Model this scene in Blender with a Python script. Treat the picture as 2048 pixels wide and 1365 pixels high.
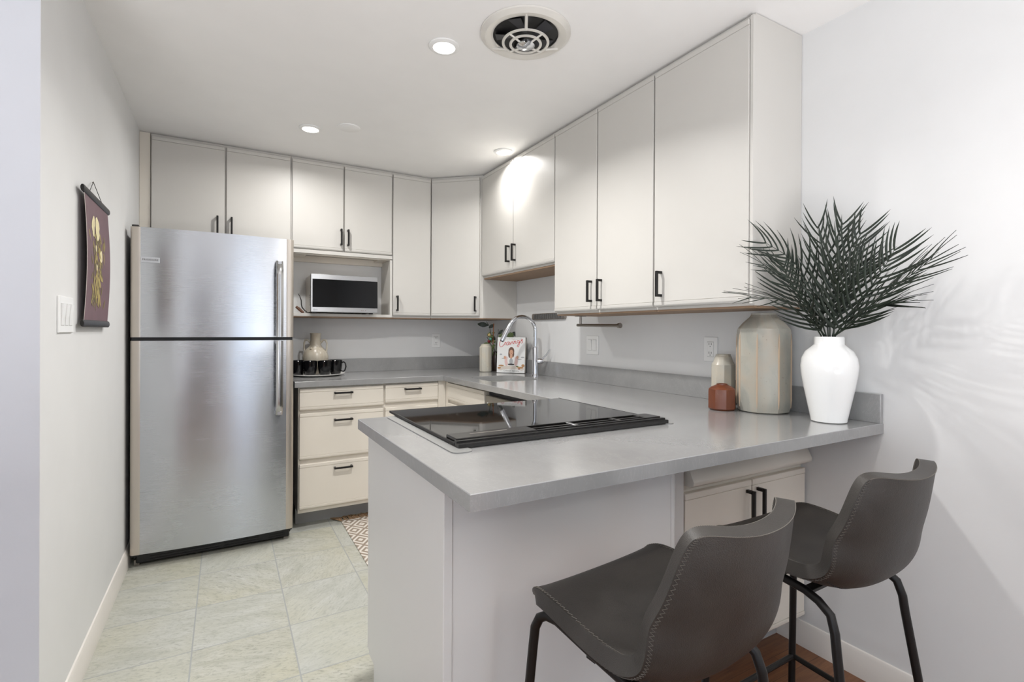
import bpy, bmesh, math, random
from mathutils import Vector, Matrix
R = math.radians
for o in list(bpy.data.objects): bpy.data.objects.remove(o)
SC = bpy.context.scene
COL = SC.collection

# ------------------------------------------------------------------ camera
cd = bpy.data.cameras.new('camera'); cam = bpy.data.objects.new('camera', cd); COL.objects.link(cam)
F_PX, YAW, ROLL, PITCH = 1008.79, R(29.7181), R(-0.2419), R(-0.1082)
f0 = Vector((math.sin(YAW), math.cos(YAW), 0)); r0 = Vector((math.cos(YAW), -math.sin(YAW), 0)); u0 = Vector((0, 0, 1))
fw = f0*math.cos(PITCH) + u0*math.sin(PITCH); u1 = u0*math.cos(PITCH) - f0*math.sin(PITCH)
rt = r0*math.cos(ROLL) - u1*math.sin(ROLL); up = r0*math.sin(ROLL) + u1*math.cos(ROLL)
m = Matrix((rt, up, -fw)).transposed().to_4x4(); m.translation = Vector((0, 0, 1.2269))
cam.matrix_world = m
cd.sensor_width = 36; cd.lens = F_PX/2048*36
cd.shift_x = (1024-1026.737)/2048; cd.shift_y = -(682.5-664.136)/2048
cd.clip_start = .02
SC.camera = cam

# ------------------------------------------------------------------ world, lights, exposure
W = bpy.data.worlds.new('sky'); SC.world = W; W.use_nodes = True
bg = W.node_tree.nodes['Background']; bg.inputs[0].default_value = (.72, .84, 1, 1); bg.inputs[1].default_value = 2.2
SC.view_settings.view_transform = 'Standard'; SC.view_settings.look = 'None'
SC.view_settings.exposure = 0.34; SC.view_settings.gamma = 1; SC.view_settings.use_curve_mapping = False

def area(name, loc, size, energy, color, rot=(0, 0, 0), shape='DISK', size_y=None, spread=None):
    l = bpy.data.lights.new(name, 'AREA'); l.energy = energy; l.color = color; l.shape = shape; l.size = size
    if size_y: l.size_y = size_y
    if spread: l.spread = spread
    o = bpy.data.objects.new(name, l); o.location = loc; o.rotation_euler = rot; COL.objects.link(o); return o
ZC = 2.396
WARM = (1, .985, .965)
CANS = [(.776, 1.943, 15.5, 145), (.424, 3.121, 6.8, 165), (1.57, 2.89, 4.2, 150), (.95, .55, 3.5, 140), (.6, -1.9, 9, 150), (-1.5, -.6, 4, 150), (1.2, -2.2, 3, 150)]  # last four cans are unseen, the final two added only for light
for cx_, cy_, e_, sp_ in CANS:
    area('ceiling_lamp_light', (cx_, cy_, ZC-.014), .085, e_, WARM, spread=R(sp_))
# daylight through a big unseen window, added in the west wall of the living room
area('window_daylight', (-2.62, -1.7, 1.25), 2.1, 6, (.84, .91, 1), (0, R(-90), 0), 'RECTANGLE', 2.0)
# unseen fill lights, added without fixtures to brighten the ceiling
area('ceiling_fill_light', (.95, -.6, .80), .7, 26, (.98, .98, 1), (R(180), 0, 0), 'DISK')
area('ceiling_fill_light', (-1.1, -.3, .80), .8, 34, (.97, .98, 1), (R(180), 0, 0), 'DISK')

# ------------------------------------------------------------------ materials
def lin(c): return tuple(((x/12.92) if x <= .04045 else ((x+.055)/1.055)**2.4) for x in [v/255 for v in c]) + (1,)
class NT:
    def __init__(s, name):
        s.m = bpy.data.materials.new(name); s.m.use_nodes = True; s.t = s.m.node_tree; s.b = s.t.nodes['Principled BSDF']
    def n(s, ty, **k):
        nd = s.t.nodes.new(ty)
        for a, v in k.items():
            if a.startswith('i_'):
                key = a[2:]; key = int(key) if key.isdigit() else key
                nd.inputs[key].default_value = v
            else: setattr(nd, a, v)
        return nd
    def l(s, a, b): s.t.links.new(a, b)
    def math(s, op, a, b=None, c=None):
        nd = s.t.nodes.new('ShaderNodeMath'); nd.operation = op
        for i, v in enumerate((a, b, c)):
            if v is None: continue
            if isinstance(v, (int, float)): nd.inputs[i].default_value = v
            else: s.l(v, nd.inputs[i])
        return nd.outputs[0]
    def coord(s, kind='Object'): return s.n('ShaderNodeTexCoord').outputs[kind]
    def map(s, vec, scale=(1, 1, 1), loc=(0, 0, 0), rot=(0, 0, 0)):
        mp = s.n('ShaderNodeMapping'); s.l(vec, mp.inputs[0]); mp.inputs[1].default_value = loc; mp.inputs[2].default_value = rot; mp.inputs[3].default_value = scale
        return mp.outputs[0]
    def noise(s, vec, scale=5, detail=4, rough=.5, dist=0):
        nn = s.n('ShaderNodeTexNoise'); s.l(vec, nn.inputs['Vector']); nn.inputs['Scale'].default_value = scale
        nn.inputs['Detail'].default_value = detail; nn.inputs['Roughness'].default_value = rough; nn.inputs['Distortion'].default_value = dist
        return nn.outputs[0]
    def ramp(s, fac, stops):
        r = s.n('ShaderNodeValToRGB'); s.l(fac, r.inputs[0]); e = r.color_ramp.elements
        while len(e) < len(stops): e.new(.5)
        for x, (p, c) in zip(e, stops): x.position = p; x.color = c
        return r.outputs[0]
    def mix(s, fac, a, b, mode='MIX'):
        mx = s.n('ShaderNodeMix', data_type='RGBA', blend_type=mode)
        for sock, v in ((0, fac), (6, a), (7, b)):
            if isinstance(v, (int, float, tuple)): mx.inputs[sock].default_value = v
            else: s.l(v, mx.inputs[sock])
        return mx.outputs[2]
    def bump(s, h, strength=.1, dist=.002):
        b = s.n('ShaderNodeBump'); b.inputs['Strength'].default_value = strength; b.inputs['Distance'].default_value = dist
        s.l(h, b.inputs['Height']); s.l(b.outputs[0], s.b.inputs['Normal'])
def pbr(name, c, rough=.5, metal=0, var=.03, nscale=6, bump=0, bscale=200, **k):
    t = NT(name); co = t.coord(); base = lin(c)
    f = t.noise(co, nscale, 3)
    d = tuple(x*(1-var) for x in base[:3])+(1,); u = tuple(min(1, x*(1+var)) for x in base[:3])+(1,)
    t.l(t.mix(f, d, u), t.b.inputs['Base Color'])
    t.b.inputs['Roughness'].default_value = rough; t.b.inputs['Metallic'].default_value = metal
    for kk, v in k.items(): t.b.inputs[kk.replace('_', ' ')].default_value = v
    if bump: t.bump(t.noise(co, bscale, 2), bump, .001)
    return t.m
def t_brushed(name, col, rough=.27, vert=False):
    t = NT(name); co = t.coord()
    s = (1.2, 1.2, 260) if not vert else (260, 260, 1.2)
    n = t.noise(t.map(co, s), 3, 3, .6)
    c = t.mix(n, tuple(x*.96 for x in lin(col)[:3])+(1,), tuple(min(1, x*1.05) for x in lin(col)[:3])+(1,))
    t.l(c, t.b.inputs['Base Color']); t.b.inputs['Metallic'].default_value = 1
    if not vert:
        tg = t.n('ShaderNodeTangent', direction_type='RADIAL', axis='Z'); t.l(tg.outputs[0], t.b.inputs['Tangent']); t.b.inputs['Anisotropic'].default_value = .75; t.b.inputs['Anisotropic Rotation'].default_value = .25
    big = t.noise(co, 5, 2)
    t.l(t.math('ADD', t.math('MULTIPLY', n, .08), t.math('MULTIPLY_ADD', big, .10, rough-.09)), t.b.inputs['Roughness'])
    b = t.n('ShaderNodeBump'); b.inputs['Strength'].default_value = .16; b.inputs['Distance'].default_value = .0006
    wob = t.noise(t.map(co, (1, 1, .35)), 4.5, 2)
    t.l(t.math('ADD', t.math('MULTIPLY', n, .12), t.math('MULTIPLY', wob, 8)), b.inputs['Height']); t.l(b.outputs[0], t.b.inputs['Normal'])
    return t.m
M = {}
M['wall'] = pbr('wall_paint', (224, 224, 223), .6, bump=.15, bscale=90)
M['wall_bluelit'] = pbr('wall_paint_window_lit', (203, 205, 211), .6, bump=.15, bscale=90)  # wall paint with the bluish window light put into its colour
M['ceiling'] = pbr('ceiling_paint', (243, 242, 240), .7, bump=.1, bscale=60)
M['trim'] = pbr('trim_paint', (226, 221, 214), .4)
M['cab'] = pbr('cabinet_paint_dimmed', (205, 202, 196), .42, var=.015)  # cabinet paint darkened on the uppers to offset strong lamp light
M['cab_in'] = pbr('cabinet_raw_wood', (146, 120, 96), .6, var=.12, nscale=14)
M['cab_lo'] = pbr('cabinet_paint_lifted', (226, 219, 207), .36, var=.015)  # same cabinet paint, kept lighter and warmer where less light falls
M['pen'] = pbr('peninsula_paint', (222, 221, 218), .36, var=.015)
M['kick'] = pbr('toe_kick_paint', (164, 164, 164), .5)
M['black'] = pbr('black_metal', (26, 24, 23), .42, .3)
M['blackp'] = pbr('black_plastic', (14, 14, 16), .45)
M['navy'] = pbr('dark_filler', (24, 28, 44), .8)
M['fbody'] = pbr('fridge_body_dark', (52, 52, 56), .5)
M['white'] = pbr('white_plastic', (238, 238, 236), .35)
M['slot'] = pbr('slot_dark', (60, 58, 56), .6)
M['chrome'] = pbr('chrome', (215, 217, 222), .08, 1, var=.01)
M['nickel'] = pbr('brushed_nickel', (150, 144, 138), .3, 1)
M['steel_dk'] = pbr('dark_steel', (120, 120, 120), .35, 1)
M['sinksteel'] = pbr('sink_steel', (214, 214, 210), .28, .7)
M['blackg'] = pbr('gloss_black_enamel', (20, 19, 18), .18)
M['dishw'] = pbr('dishwasher_panel', (150, 146, 138), .4, .6)
M['endcap'] = pbr('satin_end_cap', (196, 188, 178), .32, .75)
M['glassblk'] = pbr('black_glass', (9, 9, 10), .03, 0, Specular_IOR_Level=.9)
M['mwglass'] = pbr('microwave_glass', (8, 8, 9), .08, Specular_IOR_Level=.22)
M['flange'] = pbr('steel_flange', (138, 138, 136), .3)
M['gapm'] = pbr('plate_gap', (168, 166, 162), .6)
M['steel_mw'] = t_brushed('brushed_stainless_dark', (172, 172, 172), .3)
M['ventp'] = pbr('vent_satin_metal', (226, 223, 216), .3, .25)
M['leather_dk'] = None
M['wceramic'] = pbr('white_glazed_ceramic', (240, 240, 238), .12, var=.02)
M['mug'] = pbr('black_glaze', (12, 12, 14), .1)
M['plate'] = pbr('plate_glaze', (236, 234, 230), .25)
M['branch'] = pbr('green_stem', (45, 55, 35), .6)
M['palm'] = pbr('palm_leaf', (26, 37, 24), .5, var=.35, nscale=30)
M['leafd'] = pbr('dark_leaf', (38, 48, 38), .5, var=.2)
M['leafg'] = pbr('green_leaf', (92, 108, 60), .5, var=.3, nscale=40)
M['twig'] = pbr('cinnamon_twig', (150, 92, 55), .7)
M['bred'] = pbr('red_berry', (120, 22, 28), .3)
M['byel'] = pbr('yellow_berry', (205, 180, 120), .4)
M['bteal'] = pbr('teal_berry', (90, 150, 130), .4)
M['brownv'] = pbr('dark_brown_vase', (52, 38, 32), .4)
M['paper'] = pbr('book_cover', (232, 232, 230), .4)
M['pages'] = pbr('book_pages', (215, 208, 196), .8)
M['redink'] = pbr('red_ink', (205, 45, 40), .5)
M['ink'] = pbr('dark_ink', (60, 58, 58), .5)
M['skin'] = pbr('printed_skin', (206, 160, 132), .5)
M['hair'] = pbr('printed_hair', (112, 84, 70), .5)
M['pgrey'] = pbr('printed_grey', (168, 170, 172), .5)
M['ppink'] = pbr('printed_pink', (222, 190, 184), .5)
M['pfood'] = pbr('printed_food', (184, 140, 96), .5)
M['ptable'] = pbr('printed_table', (214, 205, 195), .5)
M['scroll'] = pbr('plum_paper', (112, 88, 94), .65, var=.18, nscale=9)
M['scrolledge'] = pbr('pale_paper_back', (205, 195, 188), .7)
M['cream'] = pbr('printed_cream', (228, 216, 172), .6, var=.2, nscale=60)
M['olive'] = pbr('printed_olive', (120, 108, 66), .6, var=.3, nscale=60)
M['olive2'] = pbr('printed_yellow_leaf', (168, 150, 92), .6, var=.25, nscale=60)
M['leathercord'] = pbr('brown_leather', (96, 60, 38), .6)
M['stitch'] = pbr('stitch_thread', (100, 95, 88), .7)
M['stitchd'] = pbr('dark_stitch', (34, 32, 32), .7)
M['badge'] = pbr('badge_plate', (206, 208, 212), .3, .3)

def t_counter():
    t = NT('grey_quartz'); co = t.coord()
    a = t.noise(co, 4, 5, .6, .6); b = t.noise(co, 160, 2)
    c = t.ramp(a, [(.3, lin((140, 140, 140))), (.7, lin((152, 152, 151)))])
    v = t.noise(t.map(co, (3, 1.2, 1)), 5, 6, .7, 2)
    vm = t.ramp(v, [(.49, (0, 0, 0, 1)), (.5, (.25, .25, .25, 1)), (.515, (0, 0, 0, 1))])
    c = t.mix(vm, c, lin((175, 175, 172)))
    c = t.mix(t.ramp(b, [(.62, (0, 0, 0, 1)), (.75, (.25, .25, .25, 1))]), c, lin((165, 165, 163)))
    t.l(c, t.b.inputs['Base Color']); t.b.inputs['Roughness'].default_value = .24
    t.b.inputs['Specular IOR Level'].default_value = .8; t.b.inputs['Coat Weight'].default_value = .7; t.b.inputs['Coat Roughness'].default_value = .14; t.b.inputs['Coat IOR'].default_value = 1.6
    return t.m
M['counter'] = t_counter()

M['steel'] = t_brushed('brushed_stainless', (198, 201, 206), .26)
M['steelv'] = t_brushed('brushed_handle', (190, 190, 190), .2, True)

def t_tile():
    t = NT('slate_tile'); co = t.coord(); sp = t.n('ShaderNodeSeparateXYZ'); t.l(co, sp.inputs[0])
    P = .3435; u = t.math('DIVIDE', t.math('ADD', sp.outputs[0], .108+P*10), P); v = t.math('DIVIDE', t.math('ADD', sp.outputs[1], P*20-2.271), P)
    iu = t.math('FLOOR', u); iv = t.math('FLOOR', v); fu = t.math('FRACT', u); fv = t.math('FRACT', v)
    du = t.math('MINIMUM', fu, t.math('SUBTRACT', 1, fu)); dv = t.math('MINIMUM', fv, t.math('SUBTRACT', 1, fv))
    g = t.math('LESS_THAN', t.math('MINIMUM', du, dv), .0075)
    cb = t.n('ShaderNodeCombineXYZ'); t.l(iu, cb.inputs[0]); t.l(iv, cb.inputs[1])
    wn = t.n('ShaderNodeTexWhiteNoise'); wn.noise_dimensions = '3D'; t.l(cb.outputs[0], wn.inputs[0])
    vm = t.n('ShaderNodeVectorMath', operation='MULTIPLY_ADD'); t.l(wn.outputs[1], vm.inputs[0]); vm.inputs[1].default_value = (9, 9, 9); t.l(co, vm.inputs[2])
    vr = t.n('ShaderNodeVectorRotate', rotation_type='Z_AXIS'); t.l(vm.outputs[0], vr.inputs[0]); t.l(t.math('MULTIPLY', wn.outputs[0], 6.28), vr.inputs['Angle'])
    st = t.map(vr.outputs[0], (1, 3.2, 1))
    n1 = t.noise(st, 5, 9, .72, .5); n2 = t.noise(t.map(vr.outputs[0], (1, 2.6, 1)), 42, 6, .75, .6); n3 = t.noise(vr.outputs[0], 2.4, 3)
    c = t.ramp(n1, [(.30, lin((160, 160, 148))), (.5, lin((180, 180, 170))), (.70, lin((194, 194, 188)))])
    c = t.mix(t.ramp(n3, [(.4, (0, 0, 0, 1)), (.75, (.5, .5, .5, 1))]), c, lin((188, 182, 150)))
    c = t.mix(t.ramp(n2, [(.34, (.8, .8, .8, 1)), (.50, (0, 0, 0, 1))]), c, lin((138, 138, 126)))
    c = t.mix(t.math('MULTIPLY', wn.outputs[0], .35), c, lin((184, 188, 186)))
    c = t.mix(g, c, lin((158, 160, 158)))
    t.l(c, t.b.inputs['Base Color']); t.b.inputs['Roughness'].default_value = .48
    h = t.math('SUBTRACT', t.math('ADD', t.math('MULTIPLY', n1, .6), t.math('MULTIPLY', n2, .35)), t.math('MULTIPLY', g, 1.2))
    t.bump(h, .5, .003)
    return t.m
M['tile'] = t_tile()
def t_wood():
    t = NT('wood_floor'); co = t.coord()
    br = t.n('ShaderNodeTexBrick'); t.l(t.map(co, rot=(0, 0, 0)), br.inputs[0]); br.offset = .37
    br.inputs['Color1'].default_value = lin((128, 86, 58)); br.inputs['Color2'].default_value = lin((98, 62, 42)); br.inputs['Mortar'].default_value = lin((52, 32, 24))
    br.inputs['Scale'].default_value = 1; br.inputs['Mortar Size'].default_value = .0012; br.inputs['Brick Width'].default_value = .9; br.inputs['Row Height'].default_value = .083
    n = t.noise(t.map(co, (2, 26, 1)), 3, 6, .65, .5)
    c = t.mix(.4, br.outputs[0], t.ramp(n, [(.3, lin((84, 50, 34))), (.7, lin((150, 106, 72)))]))
    t.l(c, t.b.inputs['Base Color']); t.b.inputs['Roughness'].default_value = .35
    return t.m
M['wood'] = t_wood()
def t_rug():
    t = NT('woven_rug'); co = t.coord(); sp = t.n('ShaderNodeSeparateXYZ'); t.l(co, sp.inputs[0])
    u = t.math('ABSOLUTE', t.math('SUBTRACT', t.math('FRACT', t.math('DIVIDE', sp.outputs[0], .125)), .5))
    v = t.math('ABSOLUTE', t.math('SUBTRACT', t.math('FRACT', t.math('DIVIDE', sp.outputs[1], .16)), .5))
    d = t.math('FRACT', t.math('MULTIPLY', t.math('ADD', u, v), 3.6))
    mk = t.math('GREATER_THAN', d, .48)
    c = t.mix(mk, lin((216, 209, 200)), lin((150, 136, 122)))
    t.l(c, t.b.inputs['Base Color']); t.b.inputs['Roughness'].default_value = .95
    t.bump(t.noise(t.map(co, (1, 1, 1)), 500, 2), .6, .002)
    return t.m
M['rug'] = t_rug(); M['fringe'] = pbr('jute_fringe', (140, 112, 84), .95)
def t_leather():
    t = NT('grey_leather'); co = t.coord()
    n = t.noise(co, 7, 5, .6); g = t.n('ShaderNodeTexVoronoi'); t.l(co, g.inputs[0]); g.inputs['Scale'].default_value = 520
    t.l(t.ramp(n, [(.3, lin((46, 43, 40))), (.7, lin((64, 60, 56)))]), t.b.inputs['Base Color'])
    t.l(t.math('MULTIPLY_ADD', n, .2, .36), t.b.inputs['Roughness'])
    t.bump(t.math('ADD', g.outputs[0], t.math('MULTIPLY', t.noise(co, 60, 4), 1.5)), .25, .0012)
    return t.m
M['leather'] = t_leather()
def t_glaze(name, c1, c2, c3):
    t = NT(name); co = t.coord()
    n = t.noise(t.map(co, (1, 1, .5)), 9, 5, .6, .8)
    c = t.ramp(n, [(.32, lin(c1)), (.5, lin(c2)), (.68, lin(c3))])
    sp = t.noise(co, 90, 2); c = t.mix(t.ramp(sp, [(.68, (0, 0, 0, 1)), (.76, (.4, .4, .4, 1))]), c, lin((120, 100, 84)))
    t.l(c, t.b.inputs['Base Color']); t.b.inputs['Roughness'].default_value = .3; return t.m
M['stone_glaze'] = t_glaze('celadon_glaze', (176, 166, 150), (170, 167, 156), (152, 153, 145))
M['rib_glaze'] = pbr('rib_glaze', (186, 164, 140), .35)
M['cream_glaze'] = t_glaze('cream_glaze', (196, 186, 168), (190, 186, 174), (180, 178, 166))
M['red_glaze'] = t_glaze('rust_glaze', (98, 54, 36), (112, 62, 40), (98, 60, 48))
M['clay'] = t_glaze('sandy_clay', (168, 156, 138), (182, 174, 158), (196, 190, 176))
def t_cook():
    t = NT('cooktop_glass'); co = t.coord(); sp = t.n('ShaderNodeSeparateXYZ'); t.l(co, sp.inputs[0])
    tot = None
    for (x, y, r) in [(.80, 1.65, .115), (.80, 1.65, .08), (1.08, 1.66, .08), (.78, 1.43, .075), (1.1, 1.43, .10), (1.1, 1.43, .07)]:
        dx = t.math('SUBTRACT', sp.outputs[0], x-OX); dy = t.math('SUBTRACT', sp.outputs[1], y-OY)
        d = t.math('SQRT', t.math('ADD', t.math('MULTIPLY', dx, dx), t.math('MULTIPLY', dy, dy)))
        ring = t.math('LESS_THAN', t.math('ABSOLUTE', t.math('SUBTRACT', d, r)), .0012)
        tot = ring if tot is None else t.math('MAXIMUM', tot, ring)
    t.l(t.mix(tot, lin((11, 11, 12)), lin((72, 70, 66))), t.b.inputs['Base Color']); t.b.inputs['Roughness'].default_value = .035
    t.b.inputs['Specular IOR Level'].default_value = .8
    return t.m
OX, OY = .92, 1.54
M['cook'] = t_cook()
def t_emit(name, c, s):
    t = NT(name); t.b.inputs['Emission Color'].default_value = lin(c); t.b.inputs['Emission Strength'].default_value = s; t.b.inputs['Base Color'].default_value = (1, 1, 1, 1); return t.m
M['lens'] = t_emit('lamp_lens', (255, 250, 240), 3)

# ------------------------------------------------------------------ mesh helpers
class MB:
    def __init__(s): s.b = bmesh.new(); s.mi = 0
    def _fin(s, faces):
        for f in faces: f.material_index = s.mi
    def mat(s, i): s.mi = i; return s
    def box(s, x0, x1, y0, y1, z0, z1, bev=.0, M4=None, seg=1):
        t = bmesh.new()
        bmesh.ops.create_cube(t, size=1)
        for v in t.verts: v.co = Vector(((x0+x1)/2+v.co.x*(x1-x0), (y0+y1)/2+v.co.y*(y1-y0), (z0+z1)/2+v.co.z*(z1-z0)))
        if bev: bmesh.ops.bevel(t, geom=t.edges[:], offset=bev, segments=seg, affect='EDGES')
        s.add(t, M4); return s
    def add(s, t, M4=None):
        if M4 is not None: bmesh.ops.transform(t, matrix=M4, verts=t.verts[:])
        vm = {v: s.b.verts.new(v.co) for v in t.verts}
        for f in t.faces:
            try: nf = s.b.faces.new([vm[v] for v in f.verts]); nf.material_index = s.mi
            except ValueError: pass
        t.free()
    def prism(s, poly, axis, a0, a1, bev=0, M4=None):
        # poly in the two other axes (cyclic order), extruded along axis
        t = bmesh.new()
        def P(p, a):
            return {'X': (a, p[0], p[1]), 'Y': (p[0], a, p[1]), 'Z': (p[0], p[1], a)}[axis]
        A = [t.verts.new(P(p, a0)) for p in poly]; B = [t.verts.new(P(p, a1)) for p in poly]; n = len(poly)
        t.faces.new(A); t.faces.new(B[::-1])
        for i in range(n): t.faces.new((A[i], B[i], B[(i+1) % n], A[(i+1) % n]))
        bmesh.ops.recalc_face_normals(t, faces=t.faces[:])
        if bev: bmesh.ops.bevel(t, geom=t.edges[:], offset=bev, segments=1, affect='EDGES')
        s.add(t, M4); return s
    def tube(s, pts, r, seg=10, closed=False, cap=True, flat=1.0):
        pts = [Vector(p) for p in pts]; n = len(pts); rr = r if isinstance(r, (list, tuple)) else [r]*n
        rings = []; prev = None
        for i, p in enumerate(pts):
            if closed: d = pts[(i+1) % n]-pts[i-1]
            else: d = pts[min(i+1, n-1)]-pts[max(i-1, 0)]
            if d.length < 1e-9: d = Vector((0, 0, 1))
            d.normalize()
            if prev is None:
                a = Vector((0, 0, 1)) if abs(d.z) < .9 else Vector((1, 0, 0)); x = d.cross(a).normalized()
            else:
                x = prev-d*prev.dot(d)
                x = x.normalized() if x.length > 1e-6 else d.orthogonal().normalized()
            prev = x; y = d.cross(x)
            rings.append([s.b.verts.new(p+(x*math.cos(2*math.pi*k/seg)+y*math.sin(2*math.pi*k/seg)*flat)*rr[i]) for k in range(seg)])
        for i in range(n if closed else n-1):
            A, B = rings[i], rings[(i+1) % n]
            for k in range(seg):
                f = s.b.faces.new((A[k], A[(k+1) % seg], B[(k+1) % seg], B[k])); f.material_index = s.mi
        if cap and not closed:
            for g in (rings[0][::-1], rings[-1]): f = s.b.faces.new(g); f.material_index = s.mi
        return s
    def lathe(s, prof, c=(0, 0, 0), seg=40, closed_prof=False, sides=None, M4=None):
        t = bmesh.new(); rings = []
        for (r, z) in prof:
            ring = []
            for k in range(seg):
                a = 2*math.pi*k/seg; q = 1
                if sides:
                    w = sides[1] if not callable(sides[1]) else sides[1](z)
                    n_ = sides[0]; loc = (a % (2*math.pi/n_))-math.pi/n_
                    q = 1+w*(math.cos(math.pi/n_)/math.cos(loc)-1)
                ring.append(t.verts.new((c[0]+r*q*math.cos(a), c[1]+r*q*math.sin(a), c[2]+z)))
            rings.append(ring)
        m_ = len(rings)
        for i in range(m_ if closed_prof else m_-1):
            A, B = rings[i], rings[(i+1) % m_]
            for k in range(seg): t.faces.new((A[k], A[(k+1) % seg], B[(k+1) % seg], B[k]))
        if not closed_prof:
            if prof[0][0] > 1e-5: t.faces.new(rings[0][::-1])
            if prof[-1][0] > 1e-5: t.faces.new(rings[-1])
        bmesh.ops.remove_doubles(t, verts=t.verts[:], dist=1e-6)
        bmesh.ops.recalc_face_normals(t, faces=t.faces[:])
        s.add(t, M4); return s
    def ell(s, c, r, seg=12, M4=None):
        t = bmesh.new(); bmesh.ops.create_uvsphere(t, u_segments=seg, v_segments=max(6, seg//2), radius=1)
        for v in t.verts: v.co = Vector((c[0]+v.co.x*r[0], c[1]+v.co.y*r[1], c[2]+v.co.z*r[2]))
        s.add(t, M4); return s
    def quad(s, pts):
        f = s.b.faces.new([s.b.verts.new(p) for p in pts]); f.material_index = s.mi; return s

def thing(name, label, cat, loc=(0, 0, 0), rotz=0, group=None):
    o = bpy.data.objects.new(name, None); COL.objects.link(o); o.location = loc; o.rotation_euler = (0, 0, rotz)
    o.empty_display_size = .05; tag(o, label, cat, group); return o
def tag(o, label, cat, group=None):
    o['label'] = label; o['category'] = cat
    if group: o['group'] = group
    return o
def origin(o):
    v = Vector((0, 0, 0))
    while o is not None: v += o.location; o = o.parent
    return v
def obj(name, mb, mats, parent=None, label=None, world=True, ang=35, loc=None):
    """mesh coordinates are world coordinates unless world=False (then parent-local)"""
    off = origin(parent) if (parent is not None and world) else Vector((0, 0, 0))
    if loc is not None: off = Vector(loc)
    if off.length: bmesh.ops.translate(mb.b, vec=-off, verts=mb.b.verts[:])
    me = bpy.data.meshes.new(name); mb.b.to_mesh(me); mb.b.free()
    for mm in (mats if isinstance(mats, (list, tuple)) else [mats]): me.materials.append(M[mm] if isinstance(mm, str) else mm)
    for p in me.polygons: p.use_smooth = True
    me.set_sharp_from_angle(angle=R(ang))
    o = bpy.data.objects.new(name, me); COL.objects.link(o)
    if parent is not None: o.parent = parent
    if loc is not None: o.location = loc
    if label: o['label'] = label
    return o
def struct(name, mb, mat, label=None):
    o = obj(name, mb, mat); o['kind'] = 'structure'
    if label: o['label'] = label
    return o
def dup(root, loc, rotz=0, label=None, group=None):
    r = root.copy(); COL.objects.link(r); r.location = loc; r.rotation_euler = (0, 0, rotz)
    if label: r['label'] = label
    if group: r['group'] = group
    for ch in list(root.children):
        c = ch.copy(); COL.objects.link(c); c.parent = r
        for g in ch.children:
            d = g.copy(); COL.objects.link(d); d.parent = c
    return r
def text_mb(body, size, extrude=.0003, M4=None, shear=0, spacing=1, align='CENTER'):
    cu = bpy.data.curves.new('t', 'FONT'); cu.body = body; cu.size = size; cu.extrude = extrude; cu.shear = shear; cu.space_character = spacing
    cu.align_x = align; cu.align_y = 'CENTER'; cu.resolution_u = 3
    o = bpy.data.objects.new('t', cu); COL.objects.link(o)
    bpy.context.view_layer.update(); dg = bpy.context.evaluated_depsgraph_get()
    me = bpy.data.meshes.new_from_object(o.evaluated_get(dg)); mb = MB(); t = bmesh.new(); t.from_mesh(me); mb.add(t, M4)
    bpy.data.objects.remove(o); bpy.data.curves.remove(cu); bpy.data.meshes.remove(me); return mb
def arc(c, r, a0, a1, n, plane='XZ'):
    out = []
    for i in range(n+1):
        a = R(a0+(a1-a0)*i/n); u, v = r*math.cos(a), r*math.sin(a)
        out.append({'XZ': (c[0]+u, c[1], c[2]+v), 'XY': (c[0]+u, c[1]+v, c[2]), 'YZ': (c[0], c[1]+u, c[2]+v)}[plane])
    return out
def rpoly(x0, x1, y0, y1, r, n=5):
    P = []
    for (cx, cy, a) in ((x1-r, y1-r, 0), (x0+r, y1-r, 90), (x0+r, y0+r, 180), (x1-r, y0+r, 270)):
        for i in range(n+1): t = R(a+90*i/n); P.append((cx+r*math.cos(t), cy+r*math.sin(t)))
    return P

# ------------------------------------------------------------------ room shell
XL, XR, YB = -.443, 1.969, 3.90
YF = 1.25      # tile / wood line
struct('floor', MB().box(XL-.02, XR+.02, YF, YB+.02, -.06, 0), 'tile', 'grey green stone tile floor of the kitchen')
b = MB().box(-2.62, XR+.02, -3.3, YF, -.06, 0); b.box(-2.62, XL-.02, YF, 1.9, -.06, 0)
struct('floor_wood', b, 'wood', 'red brown wood plank floor under the stools')
struct('ceiling', MB().box(-2.7, XR+.1, -3.3, YB+.1, ZC, ZC+.08), 'ceiling')
struct('wall_left', MB().box(XL-.1, XL, 1.852, YB+.1, 0, ZC), 'wall')
struct('wall_hall', MB().box(-2.6, XL-.001, 1.851, 1.95, 0, ZC), 'wall_bluelit', 'white wall end beside the kitchen opening, bluish light in its colour')
struct('wall_right', MB().box(XR, XR+.1, -3.3, YB+.1, 0, ZC), 'wall')
struct('wall_back', MB().box(XL-.1, XR+.1, YB, YB+.1, 0, ZC), 'wall')
b = MB().box(-2.7, -2.6, -3.3, -2.7, 0, ZC); b.box(-2.7, -2.6, -.7, 1.95, 0, ZC); b.box(-2.7, -2.6, -2.7, -.7, 0, .2); b.box(-2.7, -2.6, -2.7, -.7, 2.3, ZC)
struct('wall_west', b, 'wall')
b = MB().box(-2.6, -1.0, -3.3, -3.2, 0, ZC); b.box(-.25, .35, -3.3, -3.2, 0, ZC); b.box(1.35, XR, -3.3, -3.2, 0, ZC); b.box(.35, 1.35, -3.3, -3.2, 0, .1); b.box(.35, 1.35, -3.3, -3.2, 2.15, ZC); b.box(-1.0, -.25, -3.3, -3.2, 2.05, ZC)
struct('wall_rear', b, 'wall')
b = MB()
for y in (-2.7, -1.73, -.76): b.box(-2.69, -2.63, y, y+.06, .2, 2.3)
b.box(-2.69, -2.63, -2.64, -.76, .2, .26); b.box(-2.69, -2.63, -2.64, -.76, 2.24, 2.3)
struct('window_1', b, 'trim')
b = MB()
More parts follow.
